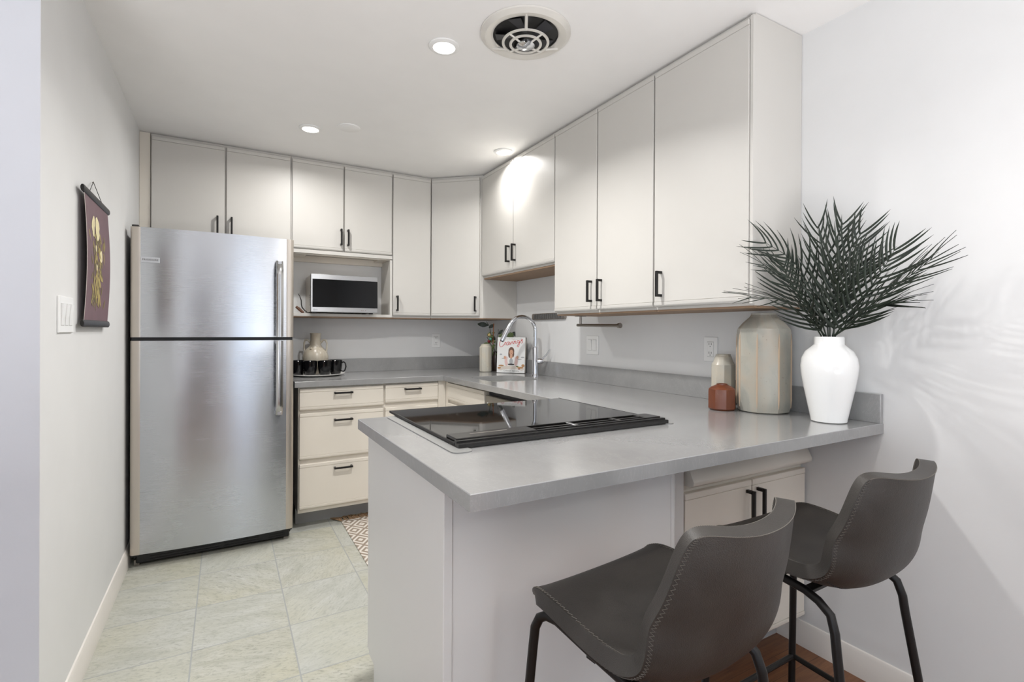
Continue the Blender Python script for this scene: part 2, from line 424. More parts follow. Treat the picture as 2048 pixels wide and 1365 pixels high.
for x in (.35, .82, 1.29): b.box(x, x+.06, -3.28, -3.22, .1, 2.15)
b.box(.41, 1.29, -3.28, -3.22, .1, .16); b.box(.41, 1.29, -3.28, -3.22, 2.09, 2.15)
struct('added_reflection_window', b, 'trim')  # unseen window, added as a bright band for the fridge reflection
struct('added_reflection_door', MB().box(-1.0, -.25, -3.28, -3.24, 0, 2.05), 'fbody')  # unseen dark door, added to vary the fridge reflection
def baseboard(name, x0, x1, y0, y1, axis, sgn):
    b = MB(); d = .014
    if axis == 'Y':  # runs along y on an x wall
        prof = [(x0, 0), (x0+sgn*d, 0), (x0+sgn*d, .066), (x0+sgn*d*.75, .074), (x0+sgn*d*.7, .084), (x0+sgn*d*.35, .094), (x0, .096)]
        b.prism(prof, 'Y', y0, y1)
    else:
        prof = [(y0, 0), (y0+sgn*d, 0), (y0+sgn*d, .066), (y0+sgn*d*.75, .074), (y0+sgn*d*.7, .084), (y0+sgn*d*.35, .094), (y0, .096)]
        b.prism(prof, 'X', x0, x1)
    struct(name, b, 'trim')
baseboard('baseboard_left', XL, 0, 1.853, YB, 'Y', 1)
baseboard('baseboard_right', XR, 0, -3.2, 1.252, 'Y', -1)
baseboard('baseboard_hall', -2.6, XL-.002, 1.851, 0, 'X', -1)

# ------------------------------------------------------------------ ceiling fixtures
def can(x, y, label):
    t = thing('recessed_light', label, 'ceiling light', (x, y, ZC), group='round recessed ceiling lights')
    obj('trim_ring', MB().lathe([(.045, -.002), (.062, -.001), (.062, -.006), (.052, -.010), (.045, -.010)], (x, y, ZC), 40, True), 'white', t)
    obj('lens', MB().lathe([(0, -.003), (.045, -.003), (.045, -.008), (0, -.010)], (x, y, ZC), 40), 'lens', t)
    return t
can(.776, 1.943, 'glowing round recessed light in ceiling nearest the round vent fan')
can(.424, 3.121, 'glowing round recessed light beside the blank ceiling disc above the fridge side')
can(1.57, 2.89, 'small round recessed light close to the upper cabinets over the sink')
for x, y in ((.95, .55), (.6, -1.9), (-1.5, -.6), (1.2, -2.2)): can(x, y, 'unseen extra recessed light in the ceiling of the room behind the camera')
d = obj('ceiling_disc', MB().lathe([(0, 0), (.062, 0), (.062, -.004), (.056, -.007), (0, -.008)], (.616, 3.0, ZC), 40), 'ceiling', None, loc=(.616, 3.0, ZC))
tag(d, 'flat white blank cover disc on ceiling right of a recessed light', 'cover plate')

VX, VY = 1.02, 1.70
v = thing('exhaust_fan', 'round chrome and white vent fan with ringed grille in ceiling', 'ceiling fan vent', (VX, VY, ZC))
obj('housing', MB().lathe([(0, -.001), (.135, -.001), (.135, -.004), (0, -.004)], (VX, VY, ZC), 48), 'blackp', v)
obj('outer_ring', MB().lathe([(.130, -.004), (.176, -.001), (.176, -.008), (.168, -.014), (.160, -.020), (.136, -.017), (.128, -.010)], (VX, VY, ZC), 64, True), 'ventp', v)
g = MB()
def ringz(b, r, z, w): b.lathe([(r-w, z), (r+w, z), (r+w, z-.004), (r-w, z-.004)], (VX, VY, ZC), 48, True)
ringz(g, .088, -.036, .005); obj('grille_ring', g, 'ventp', v)
g = MB(); ringz(g, .059, -.042, .005); obj('grille_ring', g, 'ventp', v)
for k in range(3):
    g = MB()
    a = math.atan2(-.868, -.496)+k*2*math.pi/3
    g.tube([(VX+.150*math.cos(a), VY+.150*math.sin(a), ZC-.018), (VX+.09*math.cos(a), VY+.09*math.sin(a), ZC-.038)], .006, 6); obj('spoke', g, 'ventp', v)
for k in range(4):
    g = MB()
    a = math.atan2(-.868, -.496)+math.pi/4+k*math.pi/2
    g.tube([(VX+.09*math.cos(a), VY+.09*math.sin(a), ZC-.038), (VX+.03*math.cos(a), VY+.03*math.sin(a), ZC-.047)], .004, 6); obj('spoke', g, 'ventp', v)
obj('hub', MB().lathe([(0, -.044), (.036, -.044), (.036, -.050), (.026, -.056), (.008, -.057), (0, -.060)], (VX, VY, ZC), 32), 'chrome', v)
for k in range(5):
    g = MB(); a = k*2*math.pi/5; g.quad([(VX+.03*math.cos(a), VY+.03*math.sin(a), ZC-.012), (VX+.12*math.cos(a-.2), VY+.12*math.sin(a-.2), ZC-.007), (VX+.12*math.cos(a+.25), VY+.12*math.sin(a+.25), ZC-.014), (VX+.03*math.cos(a+.7), VY+.03*math.sin(a+.7), ZC-.02)]); obj('fan_blade', g, 'fbody', v)

# ------------------------------------------------------------------ cabinets
def pull(parent, c, axis, out, L=.113, name='handle'):
    """square bar pull. c = centre on door face, axis 'Z' or along vector, out = outward unit vector, axis unit vector"""
    c = Vector(c); out = Vector(out).normalized(); ax = Vector(axis).normalized(); sd = out.cross(ax)
    Mx = Matrix((ax, sd, out)).transposed().to_4x4(); Mx.translation = c
    b = MB(); w = .0055
    b.box(-L/2, L/2, -w, w, .022, .033, .0012, Mx)
    for s in (-1, 1): b.box(s*(L/2-.006)-.0055, s*(L/2-.006)+.0055, -w, w, 0, .0225, 0, Mx)
    return obj(name, b, 'black', parent)
def door(parent, o, ax, out, w, z0, z1, mat, th=.019, name='door', top=True, bot=True):
    """slab door; o = lower left corner on the door's back plane, ax along width, out = outward"""
    o = Vector(o); ax = Vector(ax).normalized(); out = Vector(out).normalized()
    Mx = Matrix((ax, out, Vector((0, 0, 1)))).transposed().to_4x4(); Mx.translation = Vector((o.x, o.y, 0))
    flip = Mx.to_3x3().determinant() < 0
    b = MB(); h = .022
    b.box(0, w, 0, th, z0+(h if bot else 0), z1-(h if top else 0), .0012, Mx)
    if top: b.box(0, w, 0, th+.0015, z1-h+.0008, z1, .002, Mx)
    if bot:
        b.prism([(0, z0+h-.0008), (th+.002, z0+h-.0008), (th+.002, z0+.008), (th-.004, z0), (0, z0)], 'X', 0, w, .0008, Mx)
    if flip: bmesh.ops.reverse_faces(b.b, faces=b.b.faces[:])
    return obj(name, b, mat, parent)
YU, XU = 3.658, 1.66
NY, NX = (0, -1, 0), (-1, 0, 0)
# back-wall uppers
def upper_back(x0, x1, doors, zb, label, hz, hx):
    t = thing('wall_cabinet', label, 'cabinet', ((x0+x1)/2, YB, zb))
    b = MB().box(x0, x1, YU+.019, YB-.002, zb-.016, ZC-.003)
    obj('cabinet_box', b, 'cab', t)
    for (a, c), hh in zip(doors, hx):
        dd = door(t, (a, YU+.018, 0), (1, 0, 0), NY, c-a, zb, 2.374, 'cab')
        pull(dd, (hh, YU-.002, hz), (0, 0, 1), NY)
    return t
tf = upper_back(-.388, .378, [(-.383, -.006), (.004, .373)], 1.79, 'warm white two-door wall cabinet above the fridge', 1.878, (-.045, .032))
fl = obj('filler_strip', MB().box(XL+.001, -.39, YU+.012, YU+.03, 1.774, ZC-.003), 'cab_lo', tf)
tm = upper_back(.380, 1.062, [(.386, .715), (.724, 1.058)], 1.777, 'warm white two-door wall cabinet above the microwave niche', 1.874, (.698, .745))
obj('bottom_rail', MB().box(.380, 1.064, YU+.001, YU+.019, 1.748, 1.773, .001), 'cab', tm)
b = MB().box(.40, 1.06, YU+.02, YU+.06, 1.742, 1.759); b.box(.40, .48, YU+.06, YB-.03, 1.742, 1.759); b.box(.98, 1.06, YU+.06, YB-.03, 1.742, 1.759); b.box(.40, 1.06, YB-.03, YB-.002, 1.715, 1.759)
obj('underside_frame', b, 'cab_lo', tm)
# niche shelf
t = thing('niche_shelf', 'warm white open shelf holding the microwave under the wall cabinet', 'shelf', (.72, YB, 1.33))
obj('shelf_board', MB().box(.366, 1.062, YU+.001, YB-.002, 1.321, 1.341, .001), 'cab', t)
obj('side_panel', MB().box(1.046, 1.063, YU+.001, YB-.002, 1.341, 1.741), 'cab', t)
obj('side_panel', MB().box(.366, .380, YU+.02, YB-.002, 1.341, 1.741), 'cab', t)
obj('under_edge', MB().box(.366, 1.062, YU+.006, YB-.002, 1.313, 1.321), 'cab_in', t, 'raw brown wood edge')
# narrow tall upper
t = thing('wall_cabinet', 'narrow tall one-door wall cabinet right of the microwave niche', 'cabinet', (1.21, YB, 1.33))
obj('cabinet_box', MB().box(1.064, 1.366, YU+.019, YB-.002, 1.322, ZC-.003), 'cab', t)
dd = door(t, (1.069, YU+.018, 0), (1, 0, 0), NY, .288, 1.335, 2.374, 'cab'); pull(dd, (1.096, YU-.002, 1.426), (0, 0, 1), NY)
obj('under_edge', MB().box(1.064, 1.366, YU+.02, YB-.002, 1.314, 1.322), 'cab_in', t, 'raw brown wood edge')
# corner cabinet
t = thing('corner_cabinet', 'diagonal one-door corner wall cabinet between the two cabinet runs', 'cabinet', (1.8, 3.7, 1.33))
P0, P1 = Vector((1.368, YU+.019)), Vector((XU+.014, 3.394))
b = MB().prism([(1.368, YB-.002), tuple(P0), tuple(P1), (XR-.002, 3.394), (XR-.002, YB-.002)], 'Z', 1.322, ZC-.003)
obj('cabinet_box', b, 'cab', t)
b = MB().prism([(1.372, YB-.004), (P0.x+.004, P0.y+.004), (P1.x, P1.y+.002), (XR-.004, 3.397), (XR-.004, YB-.004)], 'Z', 1.314, 1.322)
obj('under_edge', b, 'cab_in', t, 'raw brown wood underside')
ax = (P1-P0); Ld = ax.length; ax.normalize(); on = Vector((ax.y, -ax.x)) if (ax.y < 0) else Vector((-ax.y, ax.x))
on = Vector((-.672, -.740)); on = Vector((ax.y, -ax.x)); on = on if on.y < 0 else -on
s0 = P0+ax*.012
dd = door(t, (s0.x, s0.y, 0), (ax.x, ax.y, 0), (on.x, on.y, 0), Ld-.036, 1.335, 2.374, 'cab')
hc = P0+ax*(Ld-.05)+on*.020
pull(dd, (hc.x, hc.y, 1.426), (0, 0, 1), (on.x, on.y, 0))
# right wall uppers
def upper_right(y0, y1, edges, zb, label, hs, hz):
    t = thing('wall_cabinet', label, 'cabinet', (XR, (y0+y1)/2, zb))
    obj('cabinet_box', MB().box(XU+.019, XR-.002, y0, y1, zb-.012, ZC-.003), 'cab', t)
    for (a, c), hy in zip(edges, hs):
        dd = door(t, (XU+.018, c, 0), (0, -1, 0), NX, c-a, zb, 2.374, 'cab')
        if hy: pull(dd, (XU-.002, hy, hz), (0, 0, 1), NX)
    return t
ts = upper_right(2.430, 3.392, [(2.921, 3.384), (2.434, 2.913)], 1.632, 'short two-door wall cabinet on the right wall above the sink', (2.965, 2.885), 1.745)
b = MB().box(XU+.022, XR-.004, 2.432, 3.39, 1.61, 1.62)
obj('under_edge', b, 'cab_in', ts, 'raw tan wood underside')
tt = upper_right(1.647, 2.429, [(2.047, 2.425), (1.652, 2.038)], 1.336, 'tall two-door wall cabinet above the towel bar', (2.085, 2.005), 1.435)
obj('under_edge', MB().box(XU+.022, XR-.004, 1.648, 2.427, 1.316, 1.324), 'cab_in', tt, 'raw tan wood underside')
tt = upper_right(1.165, 1.646, [(1.178, 1.642)], 1.336, 'widest tall one-door wall cabinet at the near end above the vases', (1.60,), 1.435)
obj('under_edge', MB().box(XU+.022, XR-.004, 1.167, 1.645, 1.316, 1.324), 'cab_in', tt, 'raw tan wood underside')
obj('end_stile', MB().box(XU+.004, XU+.020, 1.163, 1.176, 1.33, 2.385, .001), 'cab', tt)

# back base cabinets
YD = 3.302
def drawer(t, x0, x1, z0, z1, hz):
    dd = door(t, (x0, YD+.018, 0), (1, 0, 0), NY, x1-x0, z0, z1, 'cab_lo', name='drawer')
    pull(dd, ((x0+x1)/2, YD-.001, hz), (1, 0, 0), NY)
t = thing('base_cabinet', 'three-drawer base cabinet beside the fridge', 'cabinet', (.65, 3.6, 0))
obj('cabinet_box', MB().box(.386, .909, YD+.019, YB-.002, .104, .8785), 'cab_lo', t)
obj('toe_kick', MB().box(.386, .909, YD+.14, YD+.155, 0, .104), 'kick', t)
drawer(t, .392, .903, .734, .866, .834); drawer(t, .392, .903, .432, .716, .666); drawer(t, .392, .903, .128, .406, .365)
t = thing('base_cabinet', 'base cabinet with drawer in the inner corner of the counter', 'cabinet', (1.1, 3.6, 0))
obj('corner_stile', MB().box(1.287, 1.3425, YD+.004, YD+.0185, .104, .8785), 'cab_lo', t)
obj('cabinet_box', MB().box(.910, 1.335, YD+.019, YB-.002, .104, .8785), 'cab_lo', t)
obj('toe_kick', MB().box(.910, 1.335, YD+.14, YD+.155, 0, .104), 'kick', t)
drawer(t, .916, 1.283, .746, .866, .834); drawer(t, .916, 1.283, .432, .716, .666)
door(t, (.916, YD+.018, 0), (1, 0, 0), NY, .367, .128, .406, 'cab_lo', name='drawer')
# right run base (sink)
XD = 1.34
t = thing('sink_cabinet', 'cream base cabinet under the sink with a false drawer front', 'cabinet', (1.65, 3.0, 0))
obj('cabinet_box', MB().box(XD+.019, XR-.002, 2.690, YD+.018, .104, .70), 'cab_lo', t)
obj('top_frame', MB().box(XD+.019, XD+.037, 2.690, YD+.018, .70, .8785), 'cab_lo', t)
obj('toe_kick', MB().box(XD+.10, XD+.115, 2.690, YD+.14, 0, .104), 'kick', t)
obj('corner_stile', MB().box(XD+.003, XD+.0185, 3.266, YD+.003, .104, .8785), 'cab_lo', t)
door(t, (XD+.018, 3.262, 0), (0, -1, 0), NX, .57, .746, .866, 'cab_lo', name='drawer_front')
for (a, c) in ((3.262, .282), (2.974, .282)):
    dd = door(t, (XD+.018, a, 0), (0, -1, 0), NX, c, .128, .726, 'cab_lo')
t = thing('dishwasher', 'grey fronted dishwasher under the counter beside the sink cabinet', 'dishwasher', (1.65, 2.38, 0))
obj('tub', MB().box(XD+.03, XR-.01, 2.09, 2.687, .08, .862), 'fbody', t)
obj('door_panel', MB().box(XD+.004, XD+.03, 2.092, 2.684, .11, .845, .003), 'dishw', t)
obj('screw', MB().lathe([(0, 0), (.006, 0), (.005, .003), (0, .003)], (0, 0, 0), 12, M4=Matrix.Translation((XD+.0045, 2.655, .80)) @ Matrix.Rotation(R(-90), 4, 'Y')), 'white', t)

# peninsula
PX, PF = .437, 1.078
t = thing('peninsula_cabinet', 'pale grey painted peninsula body under the breakfast bar', 'cabinet', (.9, 1.4, 0))
b = MB().prism([(1.10, 0), (1.704, 0), (1.704, .10), (1.77, .10), (1.77, .8785), (1.10, .8785)], 'X', PX, PX+.02)
obj('end_panel', b, 'pen', t)
b = MB().box(PX-.003, PX+.02, PF, PF+.045, 0, .8785, .002)
obj('corner_post', b, 'pen', t)
b = MB().box(PX+.018, 1.18, PF+.004, PF+.06, 0, .8785, .0015); b.box(PX+.02, 1.29, PF+.065, PF+.083, 0, .8785); b.box(1.165, 1.18, PF+.001, PF+.05, 0, .8785, .001)
obj('back_panel', b, 'pen', t)
obj('door_edge', MB().box(PX, PX+.09, 1.772, 1.79, .11, .866, .001), 'pen', t)
obj('cabinet_side', MB().box(.50, .52, 1.17, 1.77, .10, .8785), 'pen', t)
t = thing('bar_cabinet', 'two-door cabinet under the breakfast bar overhang with black pulls', 'cabinet', (1.62, 1.3, 0))
obj('cabinet_box', MB().box(1.291, XR-.003, 1.16, 1.77, .12, .8785), 'cab_lo', t)
obj('toe_kick', MB().box(1.291, XR-.016, 1.25, 1.265, 0, .12), 'kick', t)
d1 = door(t, (1.2925, 1.158, 0), (1, 0, 0), NY, .338, .122, .700, 'cab_lo'); pull(d1, (1.603, 1.137, .605), (0, 0, 1), NY, .13)
d2 = door(t, (1.636, 1.158, 0), (1, 0, 0), NY, .322, .122, .700, 'cab_lo'); pull(d2, (1.662, 1.137, .605), (0, 0, 1), NY, .13)
b = MB().prism([(1.16, .800), (1.138, .795), (1.112, .742), (1.114, .730), (1.124, .724), (1.16, .722)], 'X', 1.302, XR-.008, .001)
obj('tilted_rail', b, 'cab_lo', t)

# ------------------------------------------------------------------ worktop with sink hole
K = .914; TH = .035
def worktop():
    t = bmesh.new()
    outer = [(.362, 3.28), (.362, YB-.002), (XR-.001, YB-.002), (XR-.001, .875), (.406, .875), (.406, 1.813), (.545, 1.813), (.545, 1.24), (1.295, 1.24), (1.295, 1.813), (1.313, 1.813), (1.313, 3.28)]
    hole = rpoly(1.42, 1.775, 2.72, 3.11, .09, 6)
    def loop(P, z): return [t.verts.new((x, y, z)) for x, y in P]
    ed = []
    L = []
    for P in (outer, hole):
        vs = loop(P, K); L.append(vs)
        for i in range(len(vs)): ed.append(t.edges.new((vs[i], vs[(i+1) % len(vs)])))
    r = bmesh.ops.triangle_fill(t, edges=ed, use_beauty=True, use_dissolve=False)
    top = [f for f in t.faces]
    ret = bmesh.ops.extrude_face_region(t, geom=top)
    bmesh.ops.translate(t, vec=(0, 0, -TH), verts=[g for g in ret['geom'] if isinstance(g, bmesh.types.BMVert)])
    bmesh.ops.recalc_face_normals(t, faces=t.faces[:])
    sel = [e for e in t.edges if len(e.link_faces) == 2 and e.calc_face_angle(0) > .6 and abs(e.verts[0].co.z-e.verts[1].co.z) < 1e-6 and e.verts[0].co.z > K-.001]
    bmesh.ops.bevel(t, geom=sel, offset=.0015, segments=1, affect='EDGES')
    mb = MB(); mb.add(t); return mb
ct = thing('worktop', 'grey quartz worktop running round the kitchen to the breakfast bar', 'countertop', (1.2, 2.0, K))
obj('slab', worktop(), 'counter', ct)
b = MB().box(.362, XR-.022, YB-.022, YB-.002, K, K+.10, .001)
obj('backsplash', b, 'counter', ct)
b = MB().box(XR-.021, XR-.001, .876, YB-.003, K, K+.10, .001)
obj('backsplash', b, 'counter', ct)

# sink
t = thing('sink', 'undermount stainless steel sink in front of the tap', 'sink', (1.6, 2.885, .88))
def bowl():
    tb = bmesh.new(); rings = []
    specs = [(1.395, 1.80, 2.698, 3.135, .10, K-TH-.001), (1.42, 1.775, 2.72, 3.11, .09, K-TH-.001), (1.424, 1.771, 2.724, 3.106, .088, .80), (1.43, 1.765, 2.73, 3.10, .085, .735), (1.46, 1.735, 2.76, 3.07, .07, .712), (1.57, 1.625, 2.86, 2.91, .02, .706)]
    for (a, c, d_, e, r, z) in specs: rings.append([tb.verts.new((x, y, z)) for x, y in rpoly(a, c, d_, e, r, 6)])
    for A, B in zip(rings, rings[1:]):
        n = len(A)
        for k in range(n): tb.faces.new((A[k], A[(k+1) % n], B[(k+1) % n], B[k]))
    tb.faces.new(rings[-1]); mb = MB(); mb.add(tb); return mb
obj('bowl', bowl(), 'sinksteel', t)
obj('drain', MB().lathe([(0, .002), (.03, .002), (.04, .005), (.043, .002), (.03, -.001)], (1.597, 2.885, .706), 24), 'chrome', t)

# tap
FX, FY = 1.862, 2.955
t = thing('kitchen_tap', 'tall curved chrome pull-down tap behind the sink', 'tap', (FX, FY, K))
b = MB().lathe([(.026, 0), (.026, .006), (.0235, .010), (.0215, .02), (.0215, .195), (.018, .205), (0, .205)], (FX, FY, K), 28)
obj('tap_body', b, 'chrome', t)
dx, dy = -.985, .17
ra = .098; zc = K+.312
pts = [(FX, FY, K+.19), (FX, FY, K+.26)]
for i in range(13):
    a = R(0+178*i/12) if False else R(i*13.2)
    pts.append((FX+dx*ra*(1-math.cos(a)), FY+dy*ra*(1-math.cos(a)), zc+ra*math.sin(a)))
obj('spout', MB().tube(pts, .0125, 16), 'chrome', t)
e = Vector(pts[-1]); dvec = (e-Vector(pts[-2])).normalized()
obj('spray_head', MB().tube([e-dvec*.004, e+dvec*.03, e+dvec*.095, e+dvec*.117], [.0135, .0150, .0165, .0155], 18), 'chrome', t)
obj('nozzle', MB().tube([e+dvec*.116, e+dvec*.121], [.012, .011], 16), 'blackp', t)
b = MB().tube([(FX+.012, FY-.012, K+.105), (FX+.03, FY-.030, K+.105), (FX+.040, FY-.038, K+.108)], [.019, .019, .015], 16)
obj('lever_hub', b, 'chrome', t)
b = MB().tube([(FX+.028, FY-.035, K+.112), (FX+.050, FY-.062, K+.150), (FX+.066, FY-.086, K+.188)], [.006, .005, .0035], 10)
obj('lever', b, 'chrome', t)

# ------------------------------------------------------------------ range / cooktop
t = thing('cooktop_range', 'black glass downdraft cooktop range set into the peninsula', 'cooktop', (.92, 1.54, K))
obj('oven_body', MB().box(.55, 1.285, 1.245, 1.80, .02, K-.003), 'fbody', t)
gl = obj('glass_top', MB().box(.536, 1.302, 1.325, 1.868, .9195, .9255, .001), 'cook', None, loc=(OX, OY, K)); gl.parent = t; gl.location = (0, 0, 0)
gl.data.transform(Matrix.Translation((0, 0, 0)))
obj('side_flange', MB().prism(rpoly(.502, .56, 1.180, 1.806, .02, 3), 'Z', K+.0002, K+.0025), 'flange', t)
obj('side_flange', MB().prism(rpoly(1.29, 1.330, 1.215, 1.806, .015, 3), 'Z', K+.0002, K+.0025), 'flange', t)

obj('edge_trim', MB().box(.533, .539, 1.25, 1.868, .9185, .9262, .0008), 'black', t)
obj('edge_trim', MB().box(1.300, 1.305, 1.25, 1.868, .9185, .9262, .0008), 'black', t)
obj('under_frame', MB().box(.545, 1.293, 1.25, 1.80, .9142, .9194), 'black', t)
b = MB().box(.534, 1.306, 1.222, 1.240, .9145, .928, .002); b.box(.534, 1.306, 1.238, 1.253, .9145, .9325, .001)
obj('front_rail', b, 'blackg', t)
# vent cover with long slots
b = MB(); b.box(.540, .800, 1.254, 1.326, .9256, .9355, .002); b.box(1.235, 1.300, 1.254, 1.326, .9256, .9355, .002)
b.box(.80, 1.235, 1.254, 1.262, .9256, .9355, .001); b.box(.80, 1.235, 1.318, 1.326, .9256, .9355, .001)
b.box(.80, 1.235, 1.286, 1.294, .9256, .934, .001)
for x in (.945, 1.12): b.box(x, x+.014, 1.26, 1.32, .9256, .935, .001)
b.box(.80, 1.235, 1.26, 1.32, .9205, .9275)
obj('vent_cover', b, 'blackg', t)
obj('control_label', MB().box(.600, .72, 1.296, 1.299, .9357, .9361), 'endcap', t)
for x in (.60, .69, 1.12, 1.21):
    obj('knob', MB().lathe([(0, 0), (.017, 0), (.015, .022), (0, .024)], (0, 0, 0), 16, M4=Matrix.Translation((x, 1.868, .902)) @ Matrix.Rotation(R(-90), 4, 'X')), 'white', t)
obj('control_panel', MB().box(.55, 1.285, 1.80, 1.866, .86, .916, .003), 'white', t)

# ------------------------------------------------------------------ fridge
t = thing('refrigerator', 'stainless steel top-freezer fridge against the left wall', 'refrigerator', (-.04, 3.5, 0))
obj('body', MB().box(-.412, .338, 3.25, 3.885, .03, 1.742, .004), 'fbody', t)
def fdoor(z0, z1, name):
    P = []
    xa, xb = -.378, .306
    n = 20
    for i in range(n+1):
        u = i/n; x = xa+(xb-xa)*u; P.append((x, 3.183-.016*(1-(2*u-1)**2)))
    poly = [(xa, 3.236)]+P+[(xb, 3.236)]
    d = obj(name, MB().prism(poly, 'Z', z0, z1, 0), 'steel', t, ang=20)
    for s in (-1, 1):
        x_in, x_out = (xa, -.4215) if s < 0 else (xb, .3455)
        pr_ = [(x_in, 3.236), (x_in, 3.1825), (x_in+s*.004*1, 3.1815)]
        w = x_out-x_in
        for i in range(7):
            a = R(90*i/6); pr_.append((x_out-s*.020+s*.020*math.sin(a), 3.2035-.020*math.cos(a)-.0005))
        pr_.append((x_out, 3.236))
        obj('end_cap', MB().prism(pr_, 'Z', z0, z1), 'endcap', d)
    return d
d1 = fdoor(1.186, 1.751, 'freezer_door'); d2 = fdoor(.073, 1.168, 'fridge_door')
obj('door_gasket', MB().box(-.416, .340, 3.200, 3.252, .06, 1.745), 'blackp', t)
def fhandle(z0, z1, par, flip):
    n = 16; rows = []
    b = MB(); tb = b.b
    for i in range(n+1):
        u = i/n; z = z0+(z1-z0)*u
        off = .048*min(1, math.sin(min(1, (1-u if flip else u)*5.0+.25)*math.pi/2)) if True else .04
        y = 3.178-off; w = .019
        sec = [(-w, .004), (-w*.9, -.003), (-w*.45, -.0075), (0, -.009), (w*.45, -.0075), (w*.9, -.003), (w, .004), (0, .006)]
        rows.append([tb.verts.new((.267+a, y+c, z)) for a, c in sec])
    for A, B in zip(rows, rows[1:]):
        for k in range(8): tb.faces.new((A[k], A[(k+1) % 8], B[(k+1) % 8], B[k]))
    tb.faces.new(rows[0][::-1]); tb.faces.new(rows[-1])
    bmesh.ops.recalc_face_normals(tb, faces=tb.faces[:])
    for z in ((z0+.012, z1-.012)): b.box(.255, .279, 3.135, 3.184, z-.011, z+.011, .003)
    obj('handle', b, 'steelv', par)
fhandle(1.188, 1.62, d1, True); fhandle(.742, 1.166, d2, False)
obj('badge', MB().box(-.376, -.296, 3.1745, 3.184, 1.570, 1.598, .0008), 'badge', d1)
obj('badge_lettering', text_mb('FRIGIDAIRE', .0125, .0004, Matrix.Translation((-.336, 3.1740, 1.584)) @ Matrix.Rotation(R(90), 4, 'X'), spacing=1.08), 'ink', d1)
b = MB().box(-.40, .330, 3.225, 3.25, .012, .072, .006)
for i in range(3):
    for (x0, x1) in ((-.34, -.02), (.0, .17), (.22, .30)): b.box(x0, x1, 3.222, 3.227, .022+i*.014, .028+i*.014)
obj('kick_grille', b, 'blackp', t)
obj('levelling_foot', MB().box(-.408, -.385, 3.236, 3.25, .0, .03), 'nickel', t)
obj('levelling_foot', MB().box(.30, .32, 3.236, 3.25, 0, .03), 'nickel', t)
b = MB().box(-.415, -.385, 3.19, 3.25, 1.751, 1.762, .003); b.box(-.385, -.34, 3.215, 3.25, 1.751, 1.757, .002)
obj('hinge_cover', b, 'slot', t)

# ------------------------------------------------------------------ microwave
t = thing('microwave', 'stainless microwave with black glass door on the niche shelf', 'microwave', (.72, 3.72, 1.341))
obj('case', MB().box(.497, .935, 3.613, 3.868, 1.350, 1.600, .003), 'endcap', t)
fr = MB().box(.493, .940, 3.592, 3.613, 1.348, 1.605, .003)
df = obj('door_frame', fr, 'steel_mw', t)
obj('window', MB().box(.504, .937, 3.5895, 3.600, 1.382, 1.571, .001), 'mwglass', df)
b = MB()
for i in range(6): b.box(.4955, .498, 3.635, 3.665, 1.395+i*.013, 1.400+i*.013)
obj('side_vents', b, 'blackp', t)
for x in (.52, .90):
    for y in (3.63, 3.84): obj('foot', MB().box(x-.012, x+.012, y-.012, y+.012, 1.3412, 1.351), 'blackp', t)
b = MB().lathe([(.0040, -.0003), (.0055, -.0003), (.0055, .0003), (.0040, .0003)], (0, 0, 0), 18, True, M4=Matrix.Translation((.514, 3.5915, 1.364)) @ Matrix.Rotation(R(90), 4, 'X'))
obj('logo', b, 'ink', df)
obj('lettering', text_mb('LG', .011, .0003, Matrix.Translation((.529, 3.5915, 1.364)) @ Matrix.Rotation(R(90), 4, 'X')), 'ink', df)
b = MB().box(.822, .830, 3.5912, 3.593, 1.361, 1.367); b.box(.834, .841, 3.5912, 3.593, 1.361, 1.367); b.box(.850, .858, 3.5912, 3.593, 1.361, 1.367)
obj('markings', b, 'nickel', df)
# kitchen utensils
pts = [(.430, 3.72, 1.475), (.442, 3.72, 1.455), (.450, 3.72, 1.43), (.451, 3.72, 1.40), (.455, 3.71, 1.38), (.470, 3.70, 1.36), (.486, 3.69, 1.347)]
o = obj('serving_tongs', MB().tube(pts, [.003, .0045, .006, .006, .007, .006, .004], 8, flat=.6), 'steel_dk', None, loc=(.45, 3.72, 1.341)); tag(o, 'curved dark metal tongs leaning left of the microwave', 'utensil')
o = obj('leather_holder', MB().tube([(.415, 3.70, 1.385), (.430, 3.695, 1.372), (.452, 3.685, 1.350), (.462, 3.68, 1.346)], [.008, .010, .009, .005], 8), 'leathercord', None, loc=(.44, 3.69, 1.341)); tag(o, 'small brown leather strap on the shelf beside the microwave', 'strap')

